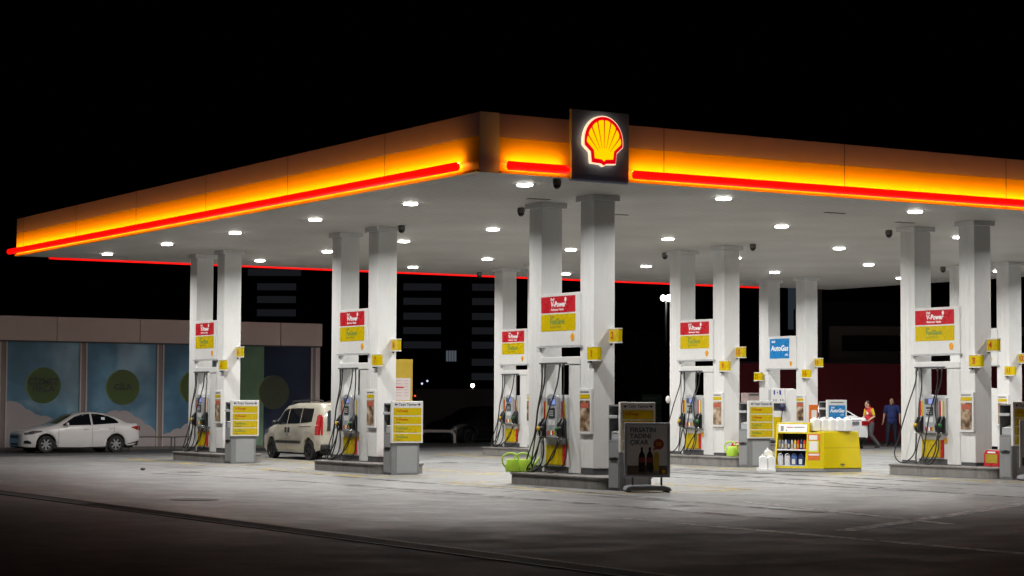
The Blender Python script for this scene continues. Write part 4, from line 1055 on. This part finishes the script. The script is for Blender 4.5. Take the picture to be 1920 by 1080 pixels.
van = dict(L=4.39, wheels=(.93, 3.68), rw=.325,
  top=[(0, .72), (.06, .86), (.2, .95), (.9, 1.10), (1.0, 1.13), (1.62, 1.62), (1.85, 1.73), (2.4, 1.80), (3.6, 1.815), (4.1, 1.80), (4.25, 1.75), (4.34, 1.55), (4.39, 1.10)],
  belt=[(0, .70), (.06, .82), (.2, .90), (.9, 1.03), (1.6, 1.08), (2.6, 1.12), (4.0, 1.15), (4.25, 1.15), (4.39, 1.08)],
  w=[(0, .56), (.08, .72), (.3, .84), (.8, .90), (1.5, .915), (3.6, .915), (4.1, .90), (4.3, .86), (4.39, .80)],
  roofw=[(0, .42), (.5, .66), (1.0, .76), (1.6, .73), (2.2, .715), (3.6, .715), (4.1, .71), (4.3, .70), (4.39, .70)],
  sill=[(0, .27), (.4, .24), (3.9, .24), (4.39, .36)],
  sideglass=[([(1.22, 1.10), (2.05, 1.125)], [(1.22, 1.15), (1.62, 1.46), (1.8, 1.56), (2.05, 1.60)]), ([(2.11, 1.127), (3.0, 1.15)], [(2.11, 1.605), (3.0, 1.62)]), ([(3.05, 1.152), (3.82, 1.20)], [(3.05, 1.62), (3.82, 1.61)])],
  doors=[1.20, 2.10, 3.22], handles=[], mirror=(1.42, 1.13), mirror_mat=blackp, strip=(1.35, 3.15, .52, .60),
  head=([(.08, .70), (.7, .86)], [(.08, .80), (.5, .98), (.7, .98)]), tail=([(4.12, .80), (4.36, .80)], [(4.12, 1.38), (4.2, 1.44), (4.36, 1.40)]), tailrear=(.735, .80, .80, 1.36), platez=.86,
  screen=(1.02, 1.72, .95, .92), rear=(4.27, 4.275, .9, .9))
def van_extra(t, body, side, sidepatch, toppatch, s):
    mb = MB(); fn = lambda u, v, w: (4.392 - (v-1.10)*.09 + w, u, v)
    mb.prism([(-.60, .93), (.60, .93), (.56, 1.52), (.5, 1.56), (-.5, 1.56), (-.56, 1.52)], fn, -.02, .012); mb.build('tailgate_window', mat('rear_glass', (.02,.022,.028), .08, var=0), t)
    mb = MB(); mb.box(4.30, 4.45, -.80, .80, .36, .52); mb.build('rear_bumper', blackp, t, bevel=.03)
    mb = MB(); mb.box(4.36, 4.395, -.74, .74, .53, .80); mb.build('tailgate_panel', body.data.materials[0], t, bevel=.03)
    for q in (-1, 1):
        mb = MB(); y = q*.60
        mb.tube(smooth_path([(1.95, y, 1.775), (2.1, y, 1.84), (3.9, y, 1.87), (4.1, y, 1.80)], 4), .02, 8); mb.build('roof_rail', blackp, t, smooth=True)
        for x in (2.0, 2.22):
            mb = MB(); sidepatch(mb, [(x, .86), (x+.13, .86)], [(x, 1.02), (x+.13, 1.02)], x, x+.13, q, .018, 2, 2); mb.build('door_handle', blackp, t)
        mb = MB(); sidepatch(mb, [(3.0, 1.03), (3.85, 1.045)], [(3.0, 1.055), (3.85, 1.07)], 3.0, 3.85, q, .006); mb.build('door_rail', blackp, t)
    mb = MB(); mb.tube([(3.9, 0, 1.81), (4.15, 0, 1.9)], .008, 6); mb.build('aerial', blackp, t)
van['extra'] = [van_extra]
make_car('parked_van', 'beige small van with dark wheels parked behind the flags 7 and 8 island', 'van', van, (2.55+.83, 18.25+3.68*.9, 0), R(-90), .90, paint('beige_paint', (.40,.372,.31)), 'parked cars', darkwheels=True)
rear = dict(sedan); rear['extra'] = [box_part('rear_bumper_insert', blackp, 4.40, 4.515, -.55, .55, .30, .40), box_part('chrome_strip', chrome, 4.49, 4.512, -.36, .36, .965, .99)]
p = on_ground(1606, 842)
make_car('parked_saloon', 'white saloon car seen from behind beyond the yellow cart', 'car', rear, (p.x, p.y+4.5, p.z), R(-92), 1.0, paint('cool_white_paint', (.82,.83,.85)), 'parked cars', plate='')
p = on_ground(1893, 852)
make_car('parked_saloon', 'white saloon car with glowing tail light hidden behind the right terminal', 'car', rear, (p.x, p.y+4.2, p.z), R(-92), .93, paint('cool_white_paint', (.82,.83,.85)), 'parked cars', lit=True, plate='')
p = on_ground(905, 829)
make_car('dark_car', 'dark car parked in the gloom behind the frontmost island', 'car', sedan, (p.x-2, p.y, 0), R(20), 1.0, paint('black_paint', (.012,.013,.016)), 'parked cars', darkwheels=True)

# ------------------------------------------------------------------ people
def limb(mb, a, b, ra, rb):
    a, b = Vector(a), Vector(b); n = 7
    pts = [a+(b-a)*i/n for i in range(n+1)]; rs = [ra+(rb-ra)*i/n for i in range(n+1)]
    mb.tube(pts, rs, 12); mb.ball(a, ra, ra, ra, 12, 8); mb.ball(b, rb, rb, rb, 12, 8)
def remesh(mb, name, mats, parent, voxel, region, smooth_it=4):
    o = mb.build(name, mats, None)
    md = o.modifiers.new('r', 'REMESH'); md.mode = 'VOXEL'; md.voxel_size = voxel
    ms = o.modifiers.new('s', 'SMOOTH'); ms.iterations = smooth_it; ms.factor = .5
    dg = bpy.context.evaluated_depsgraph_get(); dg.update()
    me = bpy.data.meshes.new_from_object(o.evaluated_get(dg)); bpy.data.objects.remove(o)
    me.materials.clear()
    for q in mats: me.materials.append(q)
    for p in me.polygons: p.material_index = region(p.center); p.use_smooth = True
    o = bpy.data.objects.new(name, me); COL.objects.link(o); o.parent = parent
    return o
skin = mat('skin', (.52,.30,.20), .5, var=.08)
hairm = mat('hair_dark', (.02,.014,.011), .6, var=.3, vs=60)
def person(label, at, rotz, H, pose, girth, shirtm, sleevem, trouserm, shoem, hair_full):
    t = thing('person', (0, 0, 0), label, 'person', 'people on the forecourt', rotz=rotz, at=at); k = H/1.75; t.scale = (k,)*3
    J = pose; sls = []; body = MB(); cl = MB(); tr = MB(); sl = MB(); sh = MB()
    px, pz = J['pelvis']
    # skin body: neck, head, arms, hands, legs and trunk, one continuous surface
    cx, cz = J['chest']; hx, hy, hz = J['head']
    limb(body, (px, 0, pz), (cx, 0, cz), .13, .15)
    limb(body, (cx, 0, cz+.10), (hx-.02, hy, hz-.10), .062, .055)
    body.ball((hx, hy, hz), .096, .076, .118, 18, 14); body.ball((hx+.03, hy, hz-.055), .066, .060, .068, 14, 10)
    fy = J.get('face', 0); f_ = lambda d, s_, z_: (hx + d*math.cos(fy) - s_*math.sin(fy), hy + d*math.sin(fy) + s_*math.cos(fy), hz+z_)
    body.ball(f_(.098, 0, -.025), .020, .014, .024, 10, 8); body.ball(f_(.082, 0, .022), .024, .045, .012, 10, 8); body.ball(f_(.075, 0, -.098), .026, .026, .02, 10, 8)
    for s in (-1, 1): body.ball(f_(-.005, s*.078, -.02), .018, .010, .032, 8, 6)
    for s, arm in ((1, J['armL']), (-1, J['armR'])):
        S_, E_, W_ = arm
        limb(body, S_, E_, .052, .043); limb(body, E_, W_, .043, .029)
        d = (Vector(W_)-Vector(E_)).normalized(); hd = Vector(W_)+d*.045
        limb(body, W_, hd+d*.02, .028, .034)
        sd = Vector((1, 0, 0)); sd = (sd - d*sd.dot(d)).normalized(); nrm = d.cross(sd)
        for q in range(4):
            b0 = hd + d*.04 + sd*(.027-.018*q); ln = (.062, .072, .068, .052)[q]; curl = nrm*(-s*.02)
            limb(body, b0, b0+d*ln*.55+curl*.4, .0105, .0095); limb(body, b0+d*ln*.55+curl*.4, b0+d*ln+curl*1.4, .0095, .008)
        b0 = hd + sd*.03; limb(body, b0, b0+sd*.028+d*.03, .012, .010); limb(body, b0+sd*.028+d*.03, b0+sd*.03+d*.062, .010, .0085)
        sh_e = Vector(S_)+(Vector(E_)-Vector(S_))*.74
        q_ = MB(); limb(q_, S_, sh_e, .064*girth**.3, .056); sls.append(q_)
    for (Hh, K_, A_, toe) in (J['legL'], J['legR']):
        limb(body, Hh, K_, .085, .055); limb(body, K_, A_, .052, .038)
        limb(tr, Hh, K_, .108*girth**.25, .083); limb(tr, K_, (A_[0], A_[1], A_[2]+.01), .080, .068)
        a = Vector(A_); tv = Vector(toe)
        limb(sh, a+Vector((-.03, 0, -.045)), tv+Vector((0, 0, 0)), .043, .036); limb(sh, a, a+Vector((-.03, 0, -.04)), .045, .045)
    P = Vector((px, 0, pz))
    tr.ball((px, 0, pz+.0), .135*girth, .175*girth**.6, .13, 16, 12)
    # shirt: chest, belly, hem, collar
    limb(cl, (px+.01, 0, pz+.02), (px+.012, 0, pz+.10), .15*girth, .15*girth)
    cl.ball((cx, 0, cz), .135*girth**.6, .195*girth**.35, .19, 18, 12); cl.ball(((px+cx)/2+.025*girth, 0, (pz+cz)/2), .150*girth, .175*girth**.7, .22, 18, 12)
    cl.ball((px+.01, 0, pz+.02), .148*girth, .172*girth**.7, .11, 18, 12)
    for s, arm in ((1, J['armL']), (-1, J['armR'])): limb(cl, (cx, s*.07, cz+.15), arm[0], .065, .065)
    limb(cl, (cx, 0, cz+.13), (cx+.01, 0, cz+.215), .075, .066)
    remesh(body, 'body', [skin], t, .008, lambda c: 0, 2)
    remesh(cl, 'shirt', [shirtm], t, .014, lambda c: 0, 6)
    [remesh(q_, 'sleeve', [sleevem], t, .014, lambda c: 0, 3) for q_ in sls]
    remesh(tr, 'trousers', [trouserm], t, .014, lambda c: 0, 4)
    remesh(sh, 'shoes', [shoem], t, .012, lambda c: 0, 2)
    hb = MB()
    if hair_full:
        hb.ball(f_(-.016, 0, .034), .096, .084, .098, 16, 12); hb.ball(f_(-.045, 0, -.01), .062, .078, .085, 14, 10)
    else:
        hb.ball(f_(-.034, 0, .012), .074, .0815, .092, 16, 12)
    remesh(hb, 'hair', [hairm], t, .010, lambda c: 0, 1)
    fc = MB()
    for s in (-1, 1):
        fc.ball(f_(.088, s*.032, .004), .010, .013, .008, 8, 6, 0); fc.ball(f_(.090, s*.034, .024), .008, .022, .005, 8, 6, 1)
    fc.ball(f_(.093, 0, -.062), .008, .024, .006, 8, 6, 2); fc.ball(f_(.092, 0, -.047), .008, .026, .006, 8, 6, 1 if hair_full else 2)
    fc.build('face_features', [mat('eye_dark', (.03,.02,.02), .3), hairm, mat('lip', (.30,.12,.10), .5)], t, smooth=True)
    return t
fab_red = mat('shirt_red', (.50,.018,.035), .8, var=.15, vs=12, bump=.3, bs=25); fab_yel = mat('sleeve_yellow', (.78,.55,.02), .8, var=.1, vs=12)
fab_grey = mat('trousers_grey', (.10,.10,.108), .85, var=.25, vs=14, bump=.4, bs=22); fab_blue = mat('polo_navy', (.026,.042,.17), .85, var=.2, vs=14, bump=.3, bs=25)
fab_jean = mat('jeans_dark', (.010,.013,.030), .85, var=.25, vs=16, bump=.3, bs=22); shoe_k = mat('shoe_black', (.02,.02,.02), .5); shoe_b = mat('shoe_brown', (.09,.06,.04), .5)
HL = math.atan2(-r0.y, -r0.x)     # heading: towards picture left
p = on_ground(1632, 841)
stride = dict(pelvis=(0, .93), chest=(.045, 1.29), head=(.115, 0, 1.62), face=R(6),
  armL=((.05, .20, 1.44), (-.02, .245, 1.17), (.19, .20, 1.03)), armR=((.05, -.20, 1.44), (.10, -.25, 1.17), (.27, -.22, .99)),
  legL=((.0, .09, .90), (.05, .10, .49), (-.29, .10, .12), (-.14, .11, .05)), legR=((.0, -.09, .90), (.24, -.10, .52), (.33, -.10, .10), (.50, -.11, .055)))
per = person('person in red shirt with yellow sleeves and grey trousers striding left', (p.x, p.y, p.z), HL+R(22), 1.64, stride, 1.0, fab_red, fab_yel, fab_grey, shoe_k, True)
MB().box(.155, .185, .04, .12, 1.25, 1.32).build('name_badge', lettw, per, bevel=.004)
for s in (1,):
    pass
t = thing('squeegee', (0, 0, 0), 'white rod with black handle held by the person in red', 'squeegee', at=(p.x, p.y, p.z), rotz=HL+R(22)); t.scale = (.937,)*3
MB().tube([(.36, -.22, .84), (.74, -.26, .44)], .017, 8).build('squeegee_rod', jug, t); MB().tube([(.26, -.215, .93), (.36, -.22, .84)], .022, 8).build('squeegee_handle', blackp, t)
MB().tube([(.70, -.36, .47), (.76, -.16, .43)], .025, 8).build('squeegee_head', blackp, t)
p = on_ground(1673, 837)
walk = dict(pelvis=(0, .94), chest=(.01, 1.30), head=(.05, 0, 1.635), face=R(-18),
  armL=((.01, .21, 1.45), (-.01, .285, 1.17), (.07, .30, .93)), armR=((.01, -.21, 1.45), (-.03, -.29, 1.17), (.05, -.31, .93)),
  legL=((.0, .10, .91), (.02, .125, .50), (-.06, .13, .10), (.10, .16, .05)), legR=((.0, -.10, .91), (.12, -.13, .52), (.13, -.15, .10), (.30, -.18, .05)))
person('person in navy polo shirt and dark jeans standing right of the person in red', (p.x, p.y, p.z), HL+R(68), 1.72, walk, 1.22, fab_blue, fab_blue, fab_jean, shoe_b, False)

# ------------------------------------------------------------------ shop
YS = 31.3
shop = thing('shop_building', (2, YS, 0), 'low shop with pinkish cornice panels and blue printed glass front', 'shop')
XE = 9.22
MB().box(-9, XE-.12, YS+.25, YS+8, 0, 4.2).build('shop_wall', mat('shop_dark', (.03,.03,.035), .7), shop)
MB().box(-9, XE-.10, YS+.0, YS+7.9, 4.205, 4.30).build('roof', mat('roof_dark', (.05,.05,.05), .7), shop)
corn = mat('cornice_pink', (.70,.57,.53), .5, var=.06, vs=2)
ex = [-9, -5.6, -3.05, -.32, 2.52, 5.1, 7.62, XE]
for a, b in zip(ex, ex[1:]): MB().box(a+.012, b-.012, YS-.28, YS+.0, 3.56, 4.34).build('cornice_panel', corn, shop, bevel=.006)
MB().box(-9, XE-.03, YS-.24, YS-.02, 3.52, 3.559).build('cornice_soffit', kick, shop)
mull_l = mat('mullion_light', (.66,.58,.57), .4); mull_d = mat('mullion_brown', (.30,.24,.225), .5)
ms = [(-4.65, -4.41), (-2.13, -1.87), (.55, .80), (3.22, 3.47), (5.92, 6.16), (8.90, 9.12)]
for k, (a, b) in enumerate(ms):
    mb = MB(); w = .05
    mb.box(a, a+w, YS-.06, YS+.0, .12, 3.515); mb.box(b-w, b, YS-.06, YS+.0, .12, 3.515); f = mb.build('window_mullion', mull_l, shop)
    MB().box(a+w+.001, b-w-.001, YS-.03, YS+.01, .12, 3.515).build('mullion_core', mull_d, f)
def glassmat(name, cols, sc):
    m = poster_mat(name, cols[0], cols[1], cols[2], sc); b = m.node_tree.nodes['Principled BSDF']; b.inputs['Roughness'].default_value = .16; b.inputs['Coat Weight'].default_value = .6
    return m
gl_b = glassmat('print_blue', [(.06,.14,.22), (.10,.25,.40), (.20,.45,.66)], .55); gl_g = glassmat('print_green', [(.13,.22,.14), (.17,.30,.19), (.22,.36,.24)], .7)
gl_d = glassmat('print_night', [(.014,.02,.045), (.02,.03,.07), (.03,.045,.10)], .6)
gl_t = glassmat('print_teal', [(.13,.27,.24), (.12,.26,.38), (.22,.48,.68)], .5)
cloud = mat('print_cloud', (.50,.45,.46), .3, var=.05); olive = mat('print_olive', (.065,.12,.02), .25, var=.12, vs=3); limer = mat('print_lime', (.16,.24,.03), .3); olived = mat('print_text', (.006,.007,.006), .4, var=0)
panes = [(-4.41, -2.13, gl_b, None, None), (-1.87, .55, gl_t, (-.66, 2.12, 'ÇİZMEZ\nFIRÇA'), [(-1.75, .95, .66), (-1.35, .75, .62), (-1.0, .62, .58), (-.62, .70, .44), (-.25, .55, .42), (.2, .4, .4)]),
         (.80, 3.22, gl_b, (2.04, 2.08, 'CİLA'), [(1.40, .6, .55), (1.78, .86, .46), (2.08, .84, .47), (2.42, .66, .46), (2.80, .42, .44), (3.1, .25, .35)]),
         (3.47, 5.92, gl_b, (4.62, 2.1, ''), [(3.72, .22, .36), (4.02, .36, .36), (4.45, .5, .40), (4.95, .45, .5), (5.5, .3, .5)]), (6.16, 8.90, None, (7.50, 1.95, ''), None)]
fy_ = lambda Y: (lambda u, v, w: (u, Y - w, v))
for a, b, gm, disc, cl in panes:
    if gm is not None:
        pn = MB().box(a, b, YS-.012, YS+.004, .12, 3.515).build('window_pane', gm, shop)
    else:
        mid = a+.97
        pn = MB().box(a, mid, YS-.012, YS+.004, .12, 3.515).build('window_pane', gl_g, shop); MB().box(mid+.003, b, YS-.012, YS+.004, .12, 3.515).build('window_pane', gl_d, shop)
    if cl:
        for k, (cx_, cz_, r_) in enumerate(cl):
            P = [(min(max(cx_+r_*math.cos(i*math.pi/16), a+.004), b-.004), max(cz_+r_*math.sin(i*math.pi/16), .13)) for i in range(32)]
            MB().prism(P, fy_(YS-.013), .0+k*.0006, .0005+k*.0006).build('printed_cloud', cloud, pn)
        MB().box(a+.003, b-.003, YS-.02, YS-.0175, .125, .42).build('printed_cloud_base', cloud, pn)
    if disc:
        cx_, cz_, tx = disc; r_ = .585
        mb = MB(); mb.prism([(cx_+r_*math.cos(i*math.pi/24), cz_+r_*math.sin(i*math.pi/24)) for i in range(48)], fy_(YS-.013), .001, .006); d_ = mb.build('printed_disc', olive if gm is not None else mat('print_olive_dim', (.03,.04,.012), .3), pn)
        mb = MB(); P = [(cx_+(r_+.0)*math.cos(a_), cz_+r_*math.sin(a_)) for a_ in [R(110+i*7) for i in range(18)]]; P += [(cx_+.02+(r_-.02)*math.cos(a_), cz_+(r_-.02)*math.sin(a_)) for a_ in [R(110+i*7) for i in range(17, -1, -1)]]
        mb.prism(P, fy_(YS-.013), .0065, .008); mb.build('disc_edge', limer, d_)
        if not tx: continue
        mb = MB(); put_text(mb, tx, .27, fy_(YS-.013), cx_, cz_, .0075, bold=.012); mb.build('disc_lettering', olived, d_)
MB().box(-9, XE, YS-.1, YS+.24, .0, .119).build('shop_plinth', mat('plinth_grey', (.15,.14,.13), .7), shop)
MB().box(XE-.10, XE+.02, YS-.05, YS+.2, .12, 3.515).build('corner_post', mull_l, shop)
# bicycle rails beside the sedan
br = mat('rail_steel', (.16,.15,.15), .4, .6)
pr = None
for (x0, x1, lab) in ((1.95, 3.42, 'thin steel hoop rail just right of the white sedan'), (3.55, 4.85, 'thin steel hoop rail in front of the third printed window')):
    t = thing('hoop_rail', ((x0+x1)/2, YS-.9, 0), lab, 'rail', 'hoop rails before the shop')
    mb = MB(); mb.tube(smooth_path([(x0, YS-.9, 0), (x0, YS-.9, .38), (x0+.06, YS-.9, .45), (x1-.06, YS-.9, .45), (x1, YS-.9, .38), (x1, YS-.9, 0)], 4), .022, 8); mb.build('rail_tube', br, t, smooth=True)
    mb = MB(); mb.lathe([(.07, .001), (.07, .03), (.03, .05)], (x0, YS-.9, 0), 12); mb.lathe([(.07, .001), (.07, .03), (.03, .05)], (x1, YS-.9, 0), 12); mb.build('rail_foot', kick, t)

# ------------------------------------------------------------------ background
p = on_ray(735, 840, 62)
t = thing('notice_board', (p.x, p.y, 0), 'yellow notice board with white price sheet behind the flags 7 and 8 column', 'notice board', at=(p.x, p.y, 0), rotz=math.atan2(r0.y, r0.x)); BASE[t.name] = (0, 0, 0)
MB().box(-.72, .60, -.04, .04, 1.40, 2.92).build('board', mat('board_ochre', (.50,.34,.03), .4), t, bevel=.01)
ps = sheet(MB(), ny(0, -.041, 0), .02, .54, 1.70, 2.36).build('price_sheet', mat('sheet_paper', (.62,.55,.54), .5), t)
mb = MB()
for k in range(6): sheet(mb, ny(0, -.0455, 0), .06, .28, 2.27-k*.09, 2.285-k*.09, 0, .002); sheet(mb, ny(0, -.0455, 0), .36, .48, 2.27-k*.09, 2.285-k*.09, 0, .002)
sheet(mb, ny(0, -.0455, 0), .04, .34, 2.06, 2.10, .0025, .004, 1); mb.build('sheet_print', [mat('print_rose', (.45,.25,.25), .5), red], ps)
mb = MB(); mb.tube([(-.5, 0, 0), (-.5, 0, 1.399)], .03, 8); mb.tube([(.45, 0, 0), (.45, 0, 1.399)], .03, 8); mb.build('board_post', greym, t)
def facing(px, depth, extra=0):
    p = on_ray(px, 752, depth); return (p.x, p.y, 0)
RZ = math.atan2(r0.y, r0.x)
def bg(name, px, depth, label, cat, group=None):
    t = thing(name, (0, 0, 0), label, cat, group, rotz=RZ, at=facing(px, depth)); return t
def mx(px, px0, depth): return (px-px0)/FPX*depth
def mz(py, depth): return CAM.z + (752.7-py)/FPX*depth
# maroon wall
D = 84
t = bg('maroon_wall', 1700, D, 'long plain maroon wall behind the two people', 'wall')
MB().box(mx(1375, 1700, D), mx(2150, 1700, D), 0, .3, 0, mz(679, D)).build('wall_face', mat('wall_maroon', (.33,.014,.034), .6, var=.08, vs=.4), t)
MB().box(mx(1375, 1700, D)-.05, mx(2150, 1700, D)+.05, -.05, .35, mz(679, D)+.002, mz(679, D)+.10).build('wall_coping', mat('coping_dark', (.02,.015,.015), .6), t)
# concrete framed building behind
D = 92
t = bg('framed_building', 1700, D, 'dark building with a pale concrete frame round a black opening above the maroon wall', 'building')
cb = mat('frame_concrete', (.34,.29,.27), .8, var=.12, vs=1.5, bump=.2)
zz = [mz(v, D) for v in (674, 655, 625, 608)]
MB().box(mx(1540, 1700, D), mx(2200, 1700, D), .5, 9, 0, mz(560, D)).build('building_wall', mat('wall_black', (.012,.011,.011), .8), t)
xa, xb, xc = mx(1556, 1700, D), mx(1579, 1700, D), mx(2180, 1700, D)
mb = MB(); mb.box(xa, xc, 0, .498, zz[0], zz[1]); mb.box(xa, xc, 0, .498, zz[2], zz[3]); mb.box(xa, xb, 0, .498, zz[1]+.001, zz[2]-.001); mb.build('concrete_frame', cb, t)
MB().box(mx(1533, 1700, D), mx(1543, 1700, D), .2, .6, 0, mz(500, D)).build('corner_pillar', cb, t)
MB().box(mx(1800, 1700, D), mx(1830, 1700, D), .0, .49, zz[1]+.002, zz[2]-.002).build('frame_mullion', cb, t)
# low pale wall and dark kerb in the gap
D = 95
t = bg('low_wall', 860, D, 'low grey wall in the dark gap left of the frontmost island', 'wall')
MB().box(mx(780, 860, D), mx(935, 860, D), 0, .25, 0, mz(768, D)+.95).build('wall_face', mat('dim_wall', (.20,.20,.21), .8, var=.2, vs=1), t)
# white hoop barrier
D = 79
t = bg('hoop_barrier', 820, D, 'low white tubular barrier in the gap right of the flags 7 and 8 terminal', 'barrier')
mb = MB(); z1 = mz(809, D); mb.tube(smooth_path([(mx(785, 820, D), 0, z1), (mx(838, 820, D), 0, z1), (mx(848, 820, D), 0, z1-.03), (mx(852, 820, D), 0, z1-.14), (mx(853, 820, D), 0, 0)], 5), .06, 10); mb.build('barrier_tube', mat('barrier_white', (.60,.55,.54), .5), t, smooth=True)
MB().box(mx(787, 820, D), mx(790, 820, D), -.05, .05, 0, z1-.065).build('barrier_post', kick, t)
# dark green sign
D = 88
t = bg('green_sign', 1222, D, 'dim green sign board standing in the dark right of the frontmost island', 'sign')
MB().box(-.42, .42, 0, .06, mz(790, D), mz(738, D)).build('sign_face', mat('sign_green', (.012,.05,.03), .6), t)
mb = MB()
for k in range(5): sheet(mb, ny(0, -.001, 0), -.33+.1*(k % 2), .25, mz(745+k*9, D)-.04, mz(745+k*9, D)+.03, 0, .004)
mb.build('sign_print', mat('sign_pale', (.07,.09,.08), .6, var=.6, vs=9), t)
MB().box(-.05, .05, .0, .05, 0, mz(790, D)-.002).build('sign_post', kick, t)
# office towers; ambient light on their pale bands is painted as faint glow
def tower(px0, px1, depth, bands, label, top, extra=None):
    mid = (px0+px1)/2; t = bg('office_tower', mid, depth, label, 'tower', 'office towers in the dark')
    x0, x1 = mx(px0, mid, depth), mx(px1, mid, depth)
    MB().box(x0, x1, 0, 40, 0, mz(top, depth)).build('tower_wall', mat('tower_black', (.010,.010,.013), .8), t)
    dim = mat('band_glow', (.02,.02,.025), .4, var=0, emit=(.75,.78,.95), es=.011)
    for (a, b, ys) in bands:
        for y in ys:
            MB().box(mx(a, mid, depth), mx(b, mid, depth), -.35, -.01, mz(y+7, depth), mz(y-6, depth)).build('facade_band', dim, t)
    if extra: extra(t, mid, depth)
    return t
ys = [538, 565, 593, 620, 647, 679, 706]
def lit_window(t, mid, depth):
    m_ = mat('cold_window', (.1,.1,.1), .4, var=0, emit=(.65,.75,.9), es=.10)
    for k in range(4): MB().box(mx(836+k*5, mid, depth), mx(840+k*5, mid, depth), -.35, -.01, mz(678, depth), mz(658, depth)).build('lit_window', m_, t)
    MB().box(mx(859, mid, depth), mx(868, mid, depth), -.6, -.02, 0, mz(500, depth)).build('tower_rib', mat('tower_rib', (.03,.03,.035), .7), t)
tower(735, 980, 420, [(755, 826, ys[:5]), (884, 940, ys)], 'black office tower with faintly glowing pale bands seen left of the frontmost island', 250 + 240, lit_window)
tower(455, 640, 430, [(480, 553, [540-1, 563, 588]), (462, 562, [512])], 'black office tower with faintly glowing pale bands above the shop roof', 492)
def rib(t, mid, depth):
    m_ = mat('blue_glazing', (.02,.025,.03), .3, var=0, emit=(.6,.75,1), es=.03)
    MB().box(mx(1478, mid, depth), mx(1493, mid, depth), -.4, -.01, mz(615, depth), mz(480, depth)).build('glazed_strip', m_, t)
tower(1395, 1530, 300, [], 'black glass tower with one bluish glazed strip behind the blue gas board', 470, rib)
# lamps in the distance
def lamp(px, py, depth, r_, n, label, es, gap=0.0, col=(1,1,.92)):
    t = bg('street_lamp', px, depth, label, 'street lamp', 'distant lamps')
    z = mz(py, depth); mb = MB(); mb.tube([(0, .15, 0), (0, .12, z)], [.10, .05], 8); mb.build('lamp_pole', kick, t, smooth=True)
    if n == 2: MB().tube([(-gap, .1, z), (gap, .1, z)], .04, 6).build('lamp_arm', kick, t)
    for k in range(n):
        x = 0 if n == 1 else (-gap if k == 0 else gap)
        MB().ball((x, -.05, z), r_*(1 if k else .8), .12, r_*(1 if k else .85), 14, 10).build('lamp_head', mat('lamp_glow%d' % int(es), (1,1,1), .5, var=0, emit=col, es=es), t, smooth=True)
lamp(1249, 557, 110, .19, 2, 'twin white floodlight on a pole beside the flags 9 and 10 column', 14, .165, (.92,1,.93))
lamp(886, 723, 150, .17, 1, 'small bright white street lamp in the dark gap, upper one', 12, 0, (.9,1,.75))
lamp(884, 753, 170, .13, 1, 'small yellowish glow low in the dark gap, added as reflection of the upper lamp', 8, 0, (.85,1,.55))  # glowing ball added in place of the upper lamp's reflection
for px, py, c, d_ in ((791, 720, (.6,.7,1), 'bluish'), (801, 715, (.6,.7,1), 'second bluish'), (792, 745, (.6,.7,1), 'low bluish'), (778, 743, (1,.1,.05), 'red')):
    t = bg('distant_light', px, 260, f'tiny {d_} distant light right of the yellow notice board', 'light', 'tiny distant lights')
    z = mz(py, 260); MB().ball((0, 0, z), .13, .1, .13, 10, 8).build('light_bulb', mat('tiny_' + d_[:3], (1,1,1), .5, var=0, emit=c, es=1.2), t); MB().tube([(0, .1, 0), (0, .1, z)], .03, 6).build('light_pole', kick, t)
# dim tree in the dark
def tree(px, depth, h, label):
    t = bg('dark_tree', px, depth, label, 'tree', 'trees in the dark'); rnd = random.Random(px)
    mb = MB(); mb.tube([(0, 0, 0), (.1, 0, h*.3), (0, 0, h*.6)], [.22, .16, .06], 8)
    for k in range(6):
        a = k*1.1; mb.tube([(0, 0, h*(.3+.04*k)), (math.cos(a)*h*.2, math.sin(a)*h*.2, h*(.55+.05*k))], [.08, .02], 6)
    mb.build('trunk', mat('bark', (.05,.035,.025), .9), t)
    mb = MB()
    for k in range(2600):
        u = rnd.random()**.4; a = rnd.uniform(0, 6.283); b = rnd.uniform(-1, 1); c = math.sqrt(1-b*b)
        lump = 1+.25*math.sin(3*a+px)+.2*math.sin(5*b*3)
        q = Vector((math.cos(a)*c*u*h*.28*lump, math.sin(a)*c*u*h*.28*lump, h*.66+b*u*h*.33)); s_ = rnd.uniform(.08, .16)
        e = Vector((rnd.uniform(-1,1), rnd.uniform(-1,1), rnd.uniform(-1,1))).normalized(); f_ = e.orthogonal().normalized()
        mb.add([q-e*s_, q+f_*s_*.5, q+e*s_, q-f_*s_*.5], [(0,1,2,3)])
    mb.build('crown', mat('leaf', (.03,.07,.02), .7, var=.4, vs=2), t)
tree(1195, 98, 5.2, 'dim leafy tree in the dark right of the frontmost columns')
tree(1225, 104, 4.0, 'smaller dim tree in the dark behind the green sign')
